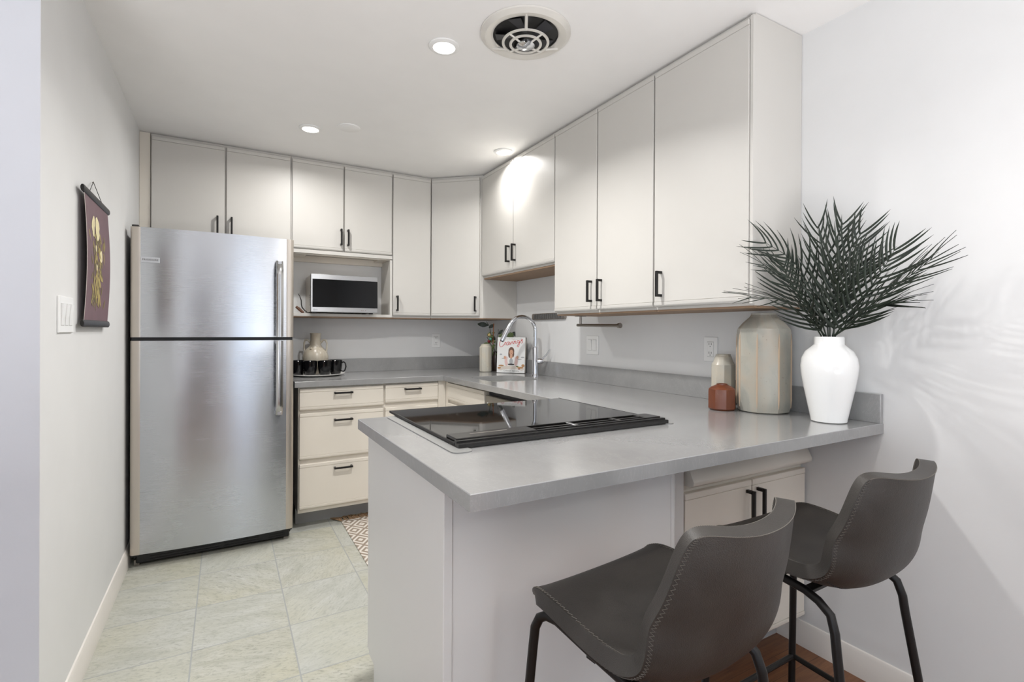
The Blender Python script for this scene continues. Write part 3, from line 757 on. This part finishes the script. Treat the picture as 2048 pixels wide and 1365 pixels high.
# ------------------------------------------------------------------ wall plates
def plate(name, label, cat, c, w, h, ax, out, kind, n=1):
    c = Vector(c); ax = Vector(ax); out = Vector(out)
    Mx = Matrix((ax, Vector((0, 0, 1)), out)).transposed().to_4x4(); Mx.translation = c
    t = thing(name, label, cat, tuple(c))
    def add(nm, b, mt):
        if Mx.to_3x3().determinant() < 0: bmesh.ops.reverse_faces(b.b, faces=b.b.faces[:])
        return obj(nm, b, mt, t)
    add('cover_plate', MB().box(-w/2, w/2, -h/2, h/2, 0, .006, .002, Mx), 'white')
    for i in range(n):
        x = (i-(n-1)/2)*.046
        if kind == 'switch':
            b = MB().prism([(-.033, .006), (.033, .006), (.033, .012), (-.033, .0065)], 'X', x-.0165, x+.0165, 0, Mx)
            # prism poly is (Y,Z)
            add('rocker', b, 'white')
            b2 = MB().box(x-.018, x+.018, -.0345, .0345, .0055, .0064, 0, Mx); add('gap', b2, 'gapm')
        else:
            add('socket', MB().box(x-.017, x+.017, -.034, .034, .005, .008, .001, Mx), 'white')
            b2 = MB()
            for s in (-.020, .020):
                for q in (-.0065, .0065): b2.box(x+q-.0012, x+q+.0012, s-.001, s+.009, .008, .0084, 0, Mx)
                b2.box(x-.002, x+.002, s-.009, s-.005, .008, .0084, 0, Mx)
            add('slots', b2, 'slot')
            b3 = MB().box(x-.018, x+.018, -.0355, .0355, .0055, .0062, 0, Mx); add('gap', b3, 'gapm')
plate('light_switch', 'white double rocker switch on right wall under the tall cabinets', 'switch', (XR, 2.459, 1.141), .115, .114, (0, -1, 0), (-1, 0, 0), 'switch', 2)
plate('power_outlet', 'white outlet on right wall behind the small cream vase', 'outlet', (XR, 1.586, 1.145), .075, .114, (0, -1, 0), (-1, 0, 0), 'outlet')
plate('power_outlet', 'white outlet on the back wall above the counter corner', 'outlet', (1.495, YB, 1.144), .072, .114, (1, 0, 0), (0, -1, 0), 'outlet')
plate('light_switch', 'white triple switch plate on the left wall before the scroll', 'switch', (XL, 2.09, 1.272), .165, .114, (0, 1, 0), (1, 0, 0), 'switch', 3)

# towel bar
t = thing('towel_bar', 'brushed nickel paper towel bar hanging under the tall cabinet', 'towel holder', (1.79, 2.2, 1.316))
obj('post', MB().tube([(1.80, 2.362, 1.3158), (1.80, 2.362, 1.262)], .0065, 12), 'nickel', t)
obj('mount_plate', MB().box(1.775, 1.825, 2.34, 2.385, 1.312, 1.3158, .001), 'nickel', t)
obj('bar', MB().tube([(1.80, 2.392, 1.262), (1.80, 2.03, 1.257)], .0085, 14), 'nickel', t)
obj('end_knob', MB().tube([(1.80, 2.036, 1.257), (1.80, 2.020, 1.257)], .0135, 16), 'nickel', t)
# magnetic strip
t = thing('knife_rack', 'ribbed grey metal rack bar on the right wall beside the tap', 'knife rack', (XR, 2.94, 1.33))
b = MB().prism(rpoly(2.735, 3.150, 1.307, 1.352, .015, 4), 'X', XR-.016, XR, .001)
obj('bar', b, 'nickel', t)
b = MB()
for i in range(15): y = 2.775+i*.0235; b.box(XR-.0185, XR-.0155, y, y+.015, 1.312, 1.347, .001)
obj('ribs', b, 'steel_dk', t)

# ------------------------------------------------------------------ hanging scroll on left wall
t = thing('wall_scroll', 'plum botanical scroll print hung from black rods on left wall', 'wall art', (XL, 2.67, 1.5))
def rod(z): return MB().tube([(XL+.030, 2.435, z), (XL+.030, 2.444, z), (XL+.030, 2.893, z), (XL+.030, 2.902, z)], [.012, .0145, .0145, .012], 18)
obj('rod', rod(1.776), 'black', t); obj('rod', rod(1.250), 'black', t)
b = MB()
def paper_x(z, y):
    u = (z-1.25)/.526; return XL+.030+.022*math.sin(math.pi*u)*(.25+.75*abs((y-2.67)/.22)**1.3)
N = 24
ys = [2.46+.42*i/10 for i in range(11)]; zs = [1.255+.516*i/N for i in range(N+1)]
gridv = [[b.b.verts.new((paper_x(z, y), y, z)) for y in ys] for z in zs]
for i in range(N):
    for j in range(10): b.b.faces.new((gridv[i][j], gridv[i][j+1], gridv[i+1][j+1], gridv[i+1][j]))
def spot(y, z, ry, rz, mi, rot=0, n=9, dz=.0012):
    c = (paper_x(z, y)+dz, y, z); P = []
    for k in range(n):
        a = 2*math.pi*k/n; rr = 1+.12*math.sin(3*a+y*50)
        u, w = ry*math.cos(a)*rr, rz*math.sin(a)*rr; yy = y+u*math.cos(rot)-w*math.sin(rot); zz = z+u*math.sin(rot)+w*math.cos(rot)
        P.append((paper_x(zz, yy)+dz, yy, zz))
    b.mat(mi).quad(P)
rnd = random.Random(4)
stems = [(2.60, 1.36, 2.62, 1.64), (2.66, 1.34, 2.66, 1.66), (2.71, 1.37, 2.71, 1.56)]
for (ya, za, yb_, zb_) in stems:
    for i in range(26):
        u = i/25; y = ya+(yb_-ya)*u+.006*math.sin(7*u); z = za+(zb_-za)*u; spot(y, z, .0022, .009, 1, 0, 6, .0010)
for i in range(110):
    z = rnd.uniform(1.33, 1.63); y = rnd.gauss(2.665, .052); spot(y, z, rnd.uniform(.004, .008), rnd.uniform(.014, .03), rnd.choice((1, 1, 2)), rnd.uniform(-.9, .9), 8, .0012+i*.00001)
for (y, z, r) in ((2.585, 1.655, .030), (2.60, 1.675, .024), (2.665, 1.665, .040), (2.675, 1.635, .030), (2.725, 1.545, .026), (2.59, 1.63, .02), (2.64, 1.57, .014), (2.655, 1.49, .014)):
    spot(y, z, r*.9, r, 3, 0, 11, .0022); spot(y+.006, z+.004, r*.5, r*.5, 3, .5, 7, .003)
for (y, z, ry, rz, ro) in ((2.69, 1.365, .009, .05, .25), (2.71, 1.36, .008, .045, .5), (2.66, 1.385, .010, .05, -.1), (2.63, 1.40, .009, .045, -.4), (2.60, 1.42, .009, .04, -.3), (2.70, 1.43, .011, .035, .9), (2.66, 1.44, .011, .04, .1), (2.73, 1.45, .01, .03, 1.1)):
    spot(y, z, ry, rz, 2, ro, 9, .0024)
pp = obj('paper', b, ['scroll', 'olive', 'olive2', 'cream'], t)
b = MB()
for y in (2.459,): b.tube([(paper_x(z, y)+.0004, y, z) for z in zs], .0016, 6)
obj('paper_edge', b, 'scrolledge', t, 'pale edge of the paper')
obj('cord', MB().tube([(XL+.026, 2.56, 1.792), (XL+.008, 2.668, 1.856), (XL+.026, 2.775, 1.792)], .0022, 8), 'black', t)
obj('nail', MB().tube([(XL, 2.668, 1.853), (XL+.012, 2.668, 1.856)], .002, 8), 'nickel', t)
for ch in t.children:
    ch.data.transform(Matrix.Translation((.004, 2.225-2.67-(2.435-2.67)*.95, 1.247-1.5-(1.25-1.5)*.885)) @ Matrix.Diagonal((.45, .95, .885, 1)))
t.location = t.location
# ------------------------------------------------------------------ counter items
# tray with mugs and two handled vase
CX, CY = .553, 3.695
pl = obj('serving_plate', MB().lathe([(0, 0), (.11, 0), (.15, .003), (.178, .012), (.180, .0145), (.176, .0155), (.148, .008), (.11, .005), (0, .005)], (CX, CY, K+.0005), 64), 'plate', None, loc=(CX, CY, K))
tag(pl, 'round white plate on the counter under the black mugs', 'plate')
AX, AY = .546, 3.742
t = thing('amphora_vase', 'sandy clay two-handled vase standing behind the black mugs', 'vase', (AX, AY, K+.0055))
zb = K+.0058
prof = [(.045, 0), (.055, .004), (.072, .04), (.084, .09), (.086, .12), (.078, .15), (.060, .175), (.044, .19), (.037, .205), (.034, .24), (.035, .275), (.038, .285), (.034, .286), (.030, .27), (.030, .21), (.04, .18)]
obj('vase_body', MB().lathe(prof, (AX, AY, zb), 40), 'clay', t)
for s in (-1, 1):
    q = [(AX+s*x*.87, AY-s*x*.45, zb+z) for x, z in ((.034, .215), (.055, .238), (.072, .236), (.080, .215), (.080, .18), (.074, .148))]
    obj('handle', MB().tube(q, .0068, 8), 'clay', t)
obj('knob', MB().ell((AX-.035, AY-.045, zb+.178), (.009, .009, .008)), 'clay', t)
mugd = [((.4237, 3.655), 200, 'black glazed mug half hidden by the fridge door'), ((.4925, 3.597), 97, 'black glazed mug on the plate just right of the fridge'), ((.581, 3.580), 100, 'black glazed mug in front of the clay vase'), ((.661, 3.633), -35, 'black glazed mug with handle pointing right at plate edge')]
mz = K+.0066
t0 = thing('coffee_mug', mugd[0][2], 'mug', (0, 0, mz), group='black mugs on the white plate')
prof = [(.0, .0), (.027, 0), (.031, .004), (.038, .025), (.043, .06), (.0445, .098), (.043, .100), (.041, .098), (.040, .06), (.035, .025), (.026, .010), (0, .008)]
obj('cup', MB().lathe(prof, (0, 0, 0), 36), 'mug', t0, world=False)
obj('handle', MB().tube([(.041, 0, .080), (.058, 0, .088), (.070, 0, .078), (.074, 0, .055), (.068, 0, .032), (.055, 0, .022), (.036, 0, .026)], .0048, 8), 'mug', t0, world=False)
for i, ((x, y), a, lb) in enumerate(mugd):
    if i == 0: t0.location = (x, y, mz); t0.rotation_euler = (0, 0, R(a))
    else: dup(t0, (x, y, mz), R(a), lb)

# faceted bottles
def faceted(name, label, cat, c, r, h, sh, nk, mat, n=8, rib=None, rot=0):
    t = thing(name, label, cat, (c[0], c[1], K+.0005))
    prof = [(r*.86, 0), (r*.94, .004), (r, .014*h/.2), (r, sh*.5), (r, sh-.008), (r*.97, sh), (r*.80, sh+(h-sh)*.35), (nk*1.1, h-(h-sh)*.22), (nk, h-.006), (nk, h), (nk*.8, h), (nk*.78, h-.02), (nk*.9, sh)]
    def wt(z): return 1.0 if .012 < z < sh-.004 else .45
    obj('jar_body', MB().lathe(prof, (0, 0, 0), 96, sides=(n, wt), M4=Matrix.Translation((c[0], c[1], K+.0005)) @ Matrix.Rotation(R(rot), 4, 'Z')), mat, t, ang=14)
    if rib:
        for k in range(n):
            a = 2*math.pi*k/n+R(rot)
            obj('rib', MB().tube([(c[0]+r*1.0*math.cos(a), c[1]+r*1.0*math.sin(a), K+z) for z in (.02, .05, sh*.5, sh-.05, sh-.02)], [.001, .0035, .0035, .0035, .001], 6), rib, t)
    return t
faceted('faceted_vase', 'large grey cream faceted vase under the cabinet end', 'vase', (1.848, 1.243), .0985, .385, .325, .046, 'stone_glaze', 8, 'rib_glaze', rot=22)
faceted('faceted_vase', 'small cream faceted vase beside the large vase by the wall', 'vase', (1.884, 1.455), .0500, .215, .170, .031, 'cream_glaze', 10, rot=5)
faceted('faceted_jar', 'rust brown faceted jar in front of the small cream vase', 'vase', (1.735, 1.345), .0530, .104, .083, .021, 'red_glaze', 8, rot=10)
faceted('faceted_vase', 'cream faceted vase left of the cookbook near the sink', 'vase', (1.726, 3.45), .0480, .212, .188, .032, 'cream_glaze', 12, rot=0)

# white vase with palm
VX2, VY2 = 1.835, .985
t = thing('white_vase', 'glossy white vase at the end of the counter holding palm fronds', 'vase', (VX2, VY2, K))
prof = [(.050, 0), (.055, .003), (.0555, .008), (.066, .06), (.077, .115), (.0855, .165), (.088, .195), (.0845, .222), (.073, .246), (.056, .261), (.048, .268), (.046, .272), (.046, .294), (.043, .297), (.040, .295), (.040, .272), (.050, .255), (.06, .20)]
obj('vase_body', MB().lathe(prof, (VX2, VY2, K+.0005), 64), 'wceramic', t)
FR = [
 [(1.819, 0.98, 1.215), (1.815, 0.985, 1.339), (1.815, 0.991, 1.468), (1.815, 1.017, 1.602)],
 [(1.819, 0.974, 1.215), (1.815, 0.972, 1.372), (1.815, 0.951, 1.502), (1.815, 0.931, 1.598)],
 [(1.819, 0.987, 1.215), (1.804, 1.026, 1.363), (1.764, 1.072, 1.48), (1.683, 1.13, 1.551)],
 [(1.818, 0.995, 1.215), (1.729, 1.0, 1.315), (1.638, 1.017, 1.405), (1.539, 1.039, 1.449)],
 [(1.81, 0.999, 1.215), (1.71, 0.999, 1.303), (1.614, 1.019, 1.334), (1.503, 1.06, 1.343)],
 [(1.82, 0.959, 1.215), (1.815, 0.889, 1.313), (1.815, 0.823, 1.408), (1.815, 0.777, 1.489)],
 [(1.822, 0.958, 1.215), (1.815, 0.851, 1.311), (1.815, 0.761, 1.382), (1.815, 0.683, 1.445)],
 [(1.82, 0.959, 1.215), (1.815, 0.879, 1.27), (1.815, 0.832, 1.31), (1.815, 0.787, 1.32)],
 [(1.819, 0.961, 1.215), (1.815, 0.956, 1.359), (1.815, 0.92, 1.46), (1.815, 0.876, 1.556)],
 [(1.819, 0.991, 1.215), (1.799, 1.04, 1.295), (1.774, 1.078, 1.377), (1.753, 1.101, 1.465)],
 [(1.819, 0.965, 1.215), (1.814, 0.939, 1.315), (1.8, 0.902, 1.393), (1.804, 0.865, 1.448)]]
def bez(P, u):
    # catmull-rom through 4 points
    P = [Vector(p) for p in P]; Q = [P[0]*2-P[1]]+P+[P[-1]*2-P[-2]]
    s = min(2.9999, u*3); i = int(s); f = s-i; a, b_, c, d_ = Q[i:i+4]
    return .5*((2*b_)+(c-a)*f+(2*a-5*b_+4*c-d_)*f*f+(3*b_-a-3*c+d_)*f*f*f)
VIEW = Vector((-.5, -.85, .1)).normalized()
def frond(P, seed, side):
    rn = random.Random(seed); b = MB()
    stem = [bez(P, i/20) for i in range(21)]
    lo = Vector((VX2+(stem[0].x-VX2)*.3, VY2+(stem[0].y-VY2)*.3, 1.06))
    b.tube([lo]+stem, [.003]+[.0028-.002*i/20 for i in range(21)], 6)
    nl = 14
    for i in range(nl):
        u = .08+.90*i/(nl-1); c = bez(P, u); d = (bez(P, min(1, u+.03))-bez(P, u-.03)).normalized()
        nrm = (Vector(side)-d*d.dot(Vector(side))).normalized(); lat = d.cross(nrm).normalized()
        for s in (-1, 1):
            L = (.050+.085*math.sin(math.pi*min(1, .28+.60*u)))*rn.uniform(.85, 1.08)
            ang = R(60-24*u)*rn.uniform(.9, 1.1)
            dr = (d*math.cos(ang)+lat*s*math.sin(ang)+nrm*rn.uniform(-.15, .25)).normalized()
            n = 5; w = .0044*(1-.25*u); pts = []
            side_v = dr.cross(nrm).normalized()
            for k in range(n+1):
                q = k/n; p = c+dr*(L*q)+(d*.42-lat*s*.10)*(L*q*q)+Vector((0, 0, -.012*q*q))
                if p.x > XR-.006: p.x = XR-.006-.3*0
                ww = w*math.sin(math.pi*(.18+.82*q))**.6 if q < 1 else .0002
                pts.append((p-side_v*ww, p+nrm*.0009, p+side_v*ww, p-nrm*.0005))
            vs = [[b.b.verts.new(x) for x in r_] for r_ in pts]
            for A, B in zip(vs, vs[1:]):
                for k in range(4): b.b.faces.new((A[k], A[(k+1) % 4], B[(k+1) % 4], B[k]))
    return b
palm = thing('palm_fronds', 'dark green artificial palm fronds standing in the white vase', 'plant', (VX2, VY2, 1.21))
sides = [(-.5, -.8, .1), (-.5, -.8, .2), (-.6, -.6, .3), (-.3, -.6, .7), (-.1, -.3, .9), (-.7, -.5, .3), (-.5, -.2, .8), (-.4, -.1, .9), (-.7, -.6, .1), (-.6, -.7, .2), (-.7, -.7, .3)]
for i, P in enumerate(FR): obj('frond', frond(P, i+3, sides[i]), 'palm', palm, ang=80)

# cookbook
B0, B1 = Vector((1.754, 3.322)), Vector((1.898, 3.158))
axb = (B1-B0); bw = axb.length; axb.normalize(); nb = Vector((-axb.y, axb.x)); nb = nb if nb.y < 0 else -nb
ax3 = Vector((axb.x, axb.y, 0)); n3 = Vector((nb.x, nb.y, 0)); tilt = R(4)
up3 = Vector((0, 0, 1))*math.cos(tilt)-n3*math.sin(tilt); nn3 = ax3.cross(up3)
MB_ = Matrix((ax3, up3, nn3)).transposed().to_4x4(); MB_.translation = Vector((B0.x, B0.y, K+.0035))
BH = .262
bk = thing('cookbook', 'white cookbook with red script title leaning behind the sink', 'book', (B0.x, B0.y, K))
obj('cover', MB().box(0, bw, 0, BH, -.003, 0, .0005, MB_), 'paper', bk)
obj('pages', MB().box(.002, bw-.002, .002, BH-.003, -.030, -.003, 0, MB_), 'pages', bk)
obj('back_cover', MB().box(0, bw, 0, BH, -.033, -.030, .0005, MB_), 'ink', bk)
strokes = {  # hand drawn script letters, unit = x height 1
 'C': [[(1.5, 1.9), (1.1, 2.2), (.5, 1.9), (.1, 1.1), (.1, .3), (.5, -.1), (1.0, .1), (1.4, .6)]],
 'r': [[(0, .2), (.25, .9), (.3, 1.1), (.5, .9), (.6, 1.0), (.55, .3), (.8, .2)]],
 'a': [[(.8, .9), (.4, 1.05), (.1, .6), (.2, .1), (.5, .1), (.8, .9), (.8, .2), (1.0, .2)]],
 'v': [[(0, .9), (.25, .1), (.6, .9), (.8, .8)]],
 'i': [[(.1, .9), (.1, .2), (.35, .3)], [(.15, 1.3), (.2, 1.45)]],
 'n': [[(0, .1), (.05, .9), (.1, .7), (.4, 1.0), (.55, .7), (.55, .2), (.8, .3)]],
 'g': [[(.75, .9), (.35, 1.0), (.1, .6), (.3, .15), (.65, .4), (.78, .9), (.75, -.3), (.5, -1.0), (.2, -.8), (.4, -.3), (1.0, .4)]],
 's': [[(0, .2), (.5, 1.2), (.7, .9), (.35, .7), (.75, .4), (.5, 0), (.1, .1)]]}
tb_ = MB(); x = 0
for ch, adv in zip('Cravings', (1.5, .75, 1.0, .85, .45, .85, 1.05, .8)):
    for st in strokes[ch]:
        P = []
        for i in range((len(st)-1)*4+1):
            s = i/4; j = min(int(s), len(st)-2); f = s-j
            p0, p1, p2, p3 = [Vector(st[max(0, min(len(st)-1, k))]) for k in (j-1, j, j+1, j+2)]
            q = .5*((2*p1)+(p2-p0)*f+(2*p0-5*p1+4*p2-p3)*f*f+(3*p1-p0-3*p2+p3)*f*f*f)
            sc = .0245; px_ = .016+(x+q.x)*sc*1.03; py_ = .193+q.y*sc+ (x)*.0042
            P.append(MB_ @ Vector((px_, py_, .0006)))
        tb_.tube(P, .0017, 6)
    x += adv
obj('title', tb_, 'redink', bk, 'red hand lettered title')
obj('top_line', text_mb('RECIPES FOR ALL THE FOOD YOU WANT TO EAT', .0072, .0002, MB_ @ Matrix.Translation((bw/2, .250, .0004))), 'ink', bk)
obj('author_line', text_mb('CHRISSY TEIGEN', .0145, .0002, MB_ @ Matrix.Translation((bw*.52, .0135, .0014)), spacing=1.1), 'ink', bk)
def pic(items):
    b = MB(); 
    for k, (mi, x, y, rx, ry) in enumerate(items):
        P = [MB_ @ Vector((x+rx*math.cos(2*math.pi*i/16), y+ry*math.sin(2*math.pi*i/16), .0003+k*.00004)) for i in range(16)]
        b.mat(mi).quad(P)
    return b
names_ = ['pgrey', 'ptable', 'paper', 'skin', 'hair', 'ppink', 'ink', 'pfood', 'leafg', 'bred']
items = [(1, .11, .030, .105, .022), (0, .03, .135, .010, .006), (0, .20, .115, .014, .005), (0, .055, .105, .018, .003), (0, .175, .10, .02, .003),
         (5, .075, .085, .014, .035), (5, .150, .085, .014, .035), (2, .112, .095, .030, .045), (3, .062, .112, .009, .012), (3, .160, .115, .009, .012),
         (4, .112, .160, .023, .030), (4, .100, .140, .012, .03), (4, .125, .140, .010, .026), (3, .112, .150, .014, .021), (3, .112, .120, .010, .02), (6, .106, .153, .002, .0012), (6, .118, .153, .002, .0012), (9, .112, .142, .004, .0014),
         (0, .112, .085, .014, .022), (6, .112, .062, .026, .006), (7, .035, .052, .022, .006), (7, .185, .040, .024, .007), (8, .16, .048, .010, .004), (7, .02, .035, .014, .007), (9, .175, .030, .008, .004), (7, .205, .055, .012, .010), (2, .115, .0145, .082, .012)]
obj('cover_picture', pic(items), names_, bk)

# greenery behind the book
t = thing('flower_stems', 'dried greenery with berries in dark vase behind the cookbook', 'plant', (1.84, 3.50, K))
obj('vase_body', MB().lathe([(.030, 0), (.036, .01), (.042, .06), (.038, .11), (.024, .135), (.024, .15), (.019, .15), (.019, .12)], (1.84, 3.50, K+.0005), 24), 'brownv', t)
rn = random.Random(9)
def leaf(b, p, d, L, w):
    d = Vector(d).normalized(); sdv = d.cross(Vector((-.5, -.85, 0))).normalized(); nv = sdv.cross(d)
    rows = []
    for k in range(7):
        q = k/6; c = Vector(p)+d*(L*q)+nv*(.15*L*math.sin(q*3)); ww = w*math.sin(math.pi*(.06+.9*q))
        rows.append([b.b.verts.new(c-sdv*ww), b.b.verts.new(c+nv*.0012), b.b.verts.new(c+sdv*ww), b.b.verts.new(c-nv*.0012)])
    for A, B in zip(rows, rows[1:]):
        for k in range(4): b.b.faces.new((A[k], A[(k+1) % 4], B[(k+1) % 4], B[k]))
def leafcluster(spec, mat, name='leaves'):
    b = MB()
    for (p, d, L, w) in spec: leaf(b, p, d, L, w)
    obj(name, b, mat, t, ang=80)
Rv = Vector((.8686, -.4954, 0))
def at(r_, z, fwd=0):  # r_ metres to the right of the stems' middle, z world height
    return Vector((1.84, 3.50, z))+Rv*r_+Vector((-.4954, -.8686, 0))*fwd
st = [[at(0, 1.05), at(-.03, 1.16), at(-.05, 1.26), at(-.075, 1.30)], [at(0, 1.05), at(.01, 1.15), at(.02, 1.24)], [at(0, 1.05), at(.07, 1.17), at(.14, 1.22)], [at(0, 1.05), at(-.05, 1.14), at(-.07, 1.18)]]
b = MB()
for s in st: b.tube(s, .0022, 6)
obj('stems', b, 'branch', t)
spec = [(at(-.06, 1.27), -Rv+Vector((0, 0, .12)), .085, .020), (at(-.055, 1.25), Rv+Vector((0, 0, .6)), .05, .014), (at(.135, 1.215), Rv+Vector((0, 0, -.5)), .06, .021), (at(.02, 1.2), Rv+Vector((0, 0, 1)), .05, .012), (at(-.01, 1.14), Vector((0, 0, 1))-Rv*.3, .06, .016), (at(.02, 1.15), Rv+Vector((0, 0, .5)), .06, .014)]
leafcluster(spec, 'leafd', 'dark_leaves')
spec = [(at(.09, 1.185), Rv+Vector((0, 0, .35)), .055, .022), (at(.03, 1.16), Rv*.3+Vector((0, 0, 1)), .05, .014)]
for i in range(26):
    spec.append((at(rn.uniform(-.065, .0), rn.uniform(1.0, 1.24), rn.uniform(0, .03)), Rv*rn.uniform(-1, .6)+Vector((0, 0, rn.uniform(-1, 1))), rn.uniform(.025, .04), rn.uniform(.006, .011)))
leafcluster(spec, 'leafg', 'green_leaves')
for r_, z, mt in ((-.050, 1.195, 'byel'), (-.040, 1.163, 'bteal'), (-.052, 1.145, 'bred'), (-.030, 1.18, 'leafg')):
    obj('berry', MB().ell(at(r_, z, .035), (.0125, .0125, .0125)), mt, t)
obj('cinnamon_stick', MB().tube([at(-.022, 1.12, .02), at(-.016, 1.285, .02)], .0035, 8), 'twig', t)

# ------------------------------------------------------------------ rug
t = thing('woven_rug', 'beige woven rug with brown diamond pattern on the tile floor', 'rug', (1.0, 2.75, 0))
obj('rug_mat', MB().box(.645, 1.28, 2.15, 3.352, .0006, .006, .002), 'rug', t)
b = MB(); rn = random.Random(2)
for i in range(90):
    x = .60+.68*i/89*1.0; x0 = max(.648, x)
    L = rn.uniform(.05, .085); b.tube([(x0, 3.345, .004), (x0+rn.uniform(-.03, .01), 3.345+L*.5, .008+rn.uniform(0, .008)), (x0+rn.uniform(-.06, .02), 3.345+L, .004)], .0030, 5)
o = obj('fringe', b, 'fringe', t); o['kind'] = 'stuff'

# ------------------------------------------------------------------ bar stools
def sm(a, b_, x):
    x = max(0, min(1, (x-a)/(b_-a))); return x*x*(3-2*x)
PROF = [(.198, .640), (.190, .652), (.16, .655), (.10, .645), (.03, .628), (-.04, .615), (-.095, .613), (-.137, .633), (-.163, .675), (-.176, .735), (-.188, .785), (-.198, .835), (-.205, .872), (-.209, .893)]
def shell_pt(v, u, off=0):
    """v 0..1 along the profile, u -1..1 across"""
    n = len(PROF)-1; s = min(n-1e-6, v*n); i = int(s); f = s-i
    g = lambda k: Vector(PROF[max(0, min(n, k))])
    p0, p1, p2, p3 = g(i-1), g(i), g(i+1), g(i+2)
    p = .5*((2*p1)+(p2-p0)*f+(2*p0-5*p1+4*p2-p3)*f*f+(3*p1-p0-3*p2+p3)*f*f*f)
    w = .203+.009*sm(0, .45, v)-.048*sm(.55, 1, v)
    au = abs(u)
    seat = 1-sm(.45, .72, v); mid = math.exp(-((v-.55)/.16)**2)
    z = p.y+seat*(.006+.022*sm(0, .4, v))*au**2.6+mid*.030*au**3+.022*sm(.8, 1, v)*au**2
    y = p.x+(1-seat)*.055*au**2.4+mid*.016*au**2.5
    if v < .08: y -= .012*au**3*(1-v/.08)
    return Vector((u*w, y, z))
def make_stool():
    t = thing('bar_stool', '', 'bar stool', (0, 0, 0), 0, 'dark grey leather bucket bar stools')
    b = MB(); NV, NU = 40, 20
    def sq(a, c, n=7.0):
        r = max(abs(a), abs(c))
        if r < 1e-9: return (.5, 0)
        q = (abs(a/r)**n+abs(c/r)**n)**(-1/n); q = 1+(q-1)*r**3
        return ((c*q+1)/2, a*q)
    G = [[b.b.verts.new(shell_pt(*sq(-1+2*j/NU, -1+2*i/NV))) for j in range(NU+1)] for i in range(NV+1)]
    for i in range(NV):
        for j in range(NU): b.b.faces.new((G[i][j], G[i][j+1], G[i+1][j+1], G[i+1][j]))
    bmesh.ops.recalc_face_normals(b.b, faces=b.b.faces[:])
    o = obj('seat_shell', b, 'leather', t, world=False, ang=80)
    sd = o.modifiers.new('s', 'SOLIDIFY'); sd.thickness = .032; sd.offset = 0; sd.use_even_offset = True
    bv = o.modifiers.new('b', 'BEVEL'); bv.width = .011; bv.segments = 4; bv.limit_method = 'ANGLE'; bv.angle_limit = R(50); bv.harden_normals = False
    ss = o.modifiers.new('u', 'SUBSURF'); ss.levels = 1; ss.render_levels = 1
    # stitching along the outer rim: a zigzag thread
    def nrm(v, u):
        a = shell_pt(min(1, v+.01), u)-shell_pt(max(0, v-.01), u); c = shell_pt(v, min(1, u+.02))-shell_pt(v, max(-1, u-.02)); n = a.cross(c); return n.normalized()
    ring = []
    for k in range(600):
        q = k/600*4; e = int(q); f_ = -1+2*(q-e)
        ring.append([(f_, -1), (1, f_), (-f_, 1), (-1, -f_)][e])
    for sgn, nm in ((1, 'rim_stitching'), (-1, 'rim_stitching')):
        b = MB(); pts = []
        for k, (a_, c_) in enumerate(ring):
            m_ = .955 if k % 2 else .985
            v, u = sq(a_*m_, c_*(.985 if k % 2 else .993)); pts.append(shell_pt(v, u)+nrm(v, u)*sgn*.0166)
        b.tube(pts, .0008, 4, closed=True)
        obj(nm, b, 'stitch', t, world=False)
    b = MB(); pts = []
    n0 = nrm(.5, 0); sg = 1 if n0.z < 0 else -1
    for k in range(90):
        u = -.90+1.8*k/89; v = .47+.03*u*u+(.006 if k % 2 else 0); pts.append(shell_pt(v, u)+nrm(v, u)*sg*.0158)
    b.tube(pts, .0009, 4); obj('back_seam', b, 'stitchd', t, world=False)
    # frame: two side hoops
    for s in (-1, 1):
        P = [(s*.232, .225, .004), (s*.192, .196, .55), (s*.189, .193, .59), (s*.184, .184, .612)]
        P += [(s*.178, .168, .622), (s*.172, .140, .622), (s*.162, .04, .598), (s*.160, -.035, .588), (s*.162, -.070, .576), (s*.166, -.100, .556), (s*.170, -.112, .52), (s*.172, -.117, .48)]
        P += [(s*.205, -.188, .004)]
        obj('side_frame', MB().tube(P, .0105, 12), 'black', t, world=False)
    for y, z, xx in ((.214, .16, .220), (-.165, .16, .194)):
        obj('foot_rail', MB().tube([(-xx, y, z), (xx, y, z)], .0085, 10), 'black', t, world=False)
    for s in (-1, 1):
        obj('side_rail', MB().tube([(s*.220, .214, .16), (s*.194, -.165, .16)], .0085, 10), 'black', t, world=False)
    for y in (.05, -.04):
        obj('seat_brace', MB().box(-.165, .165, y-.012, y+.012, .583, .592, .001), 'black', t, world=False)
    return t
s1 = make_stool()
s1.location = (.789, .745, 0); s1.rotation_euler = (0, 0, R(6.0))
s1['label'] = 'front dark grey leather bar stool, nearest the corner of the breakfast bar'
dup(s1, (1.41, .765, 0), R(1.0), 'dark grey leather bar stool beside the right wall')
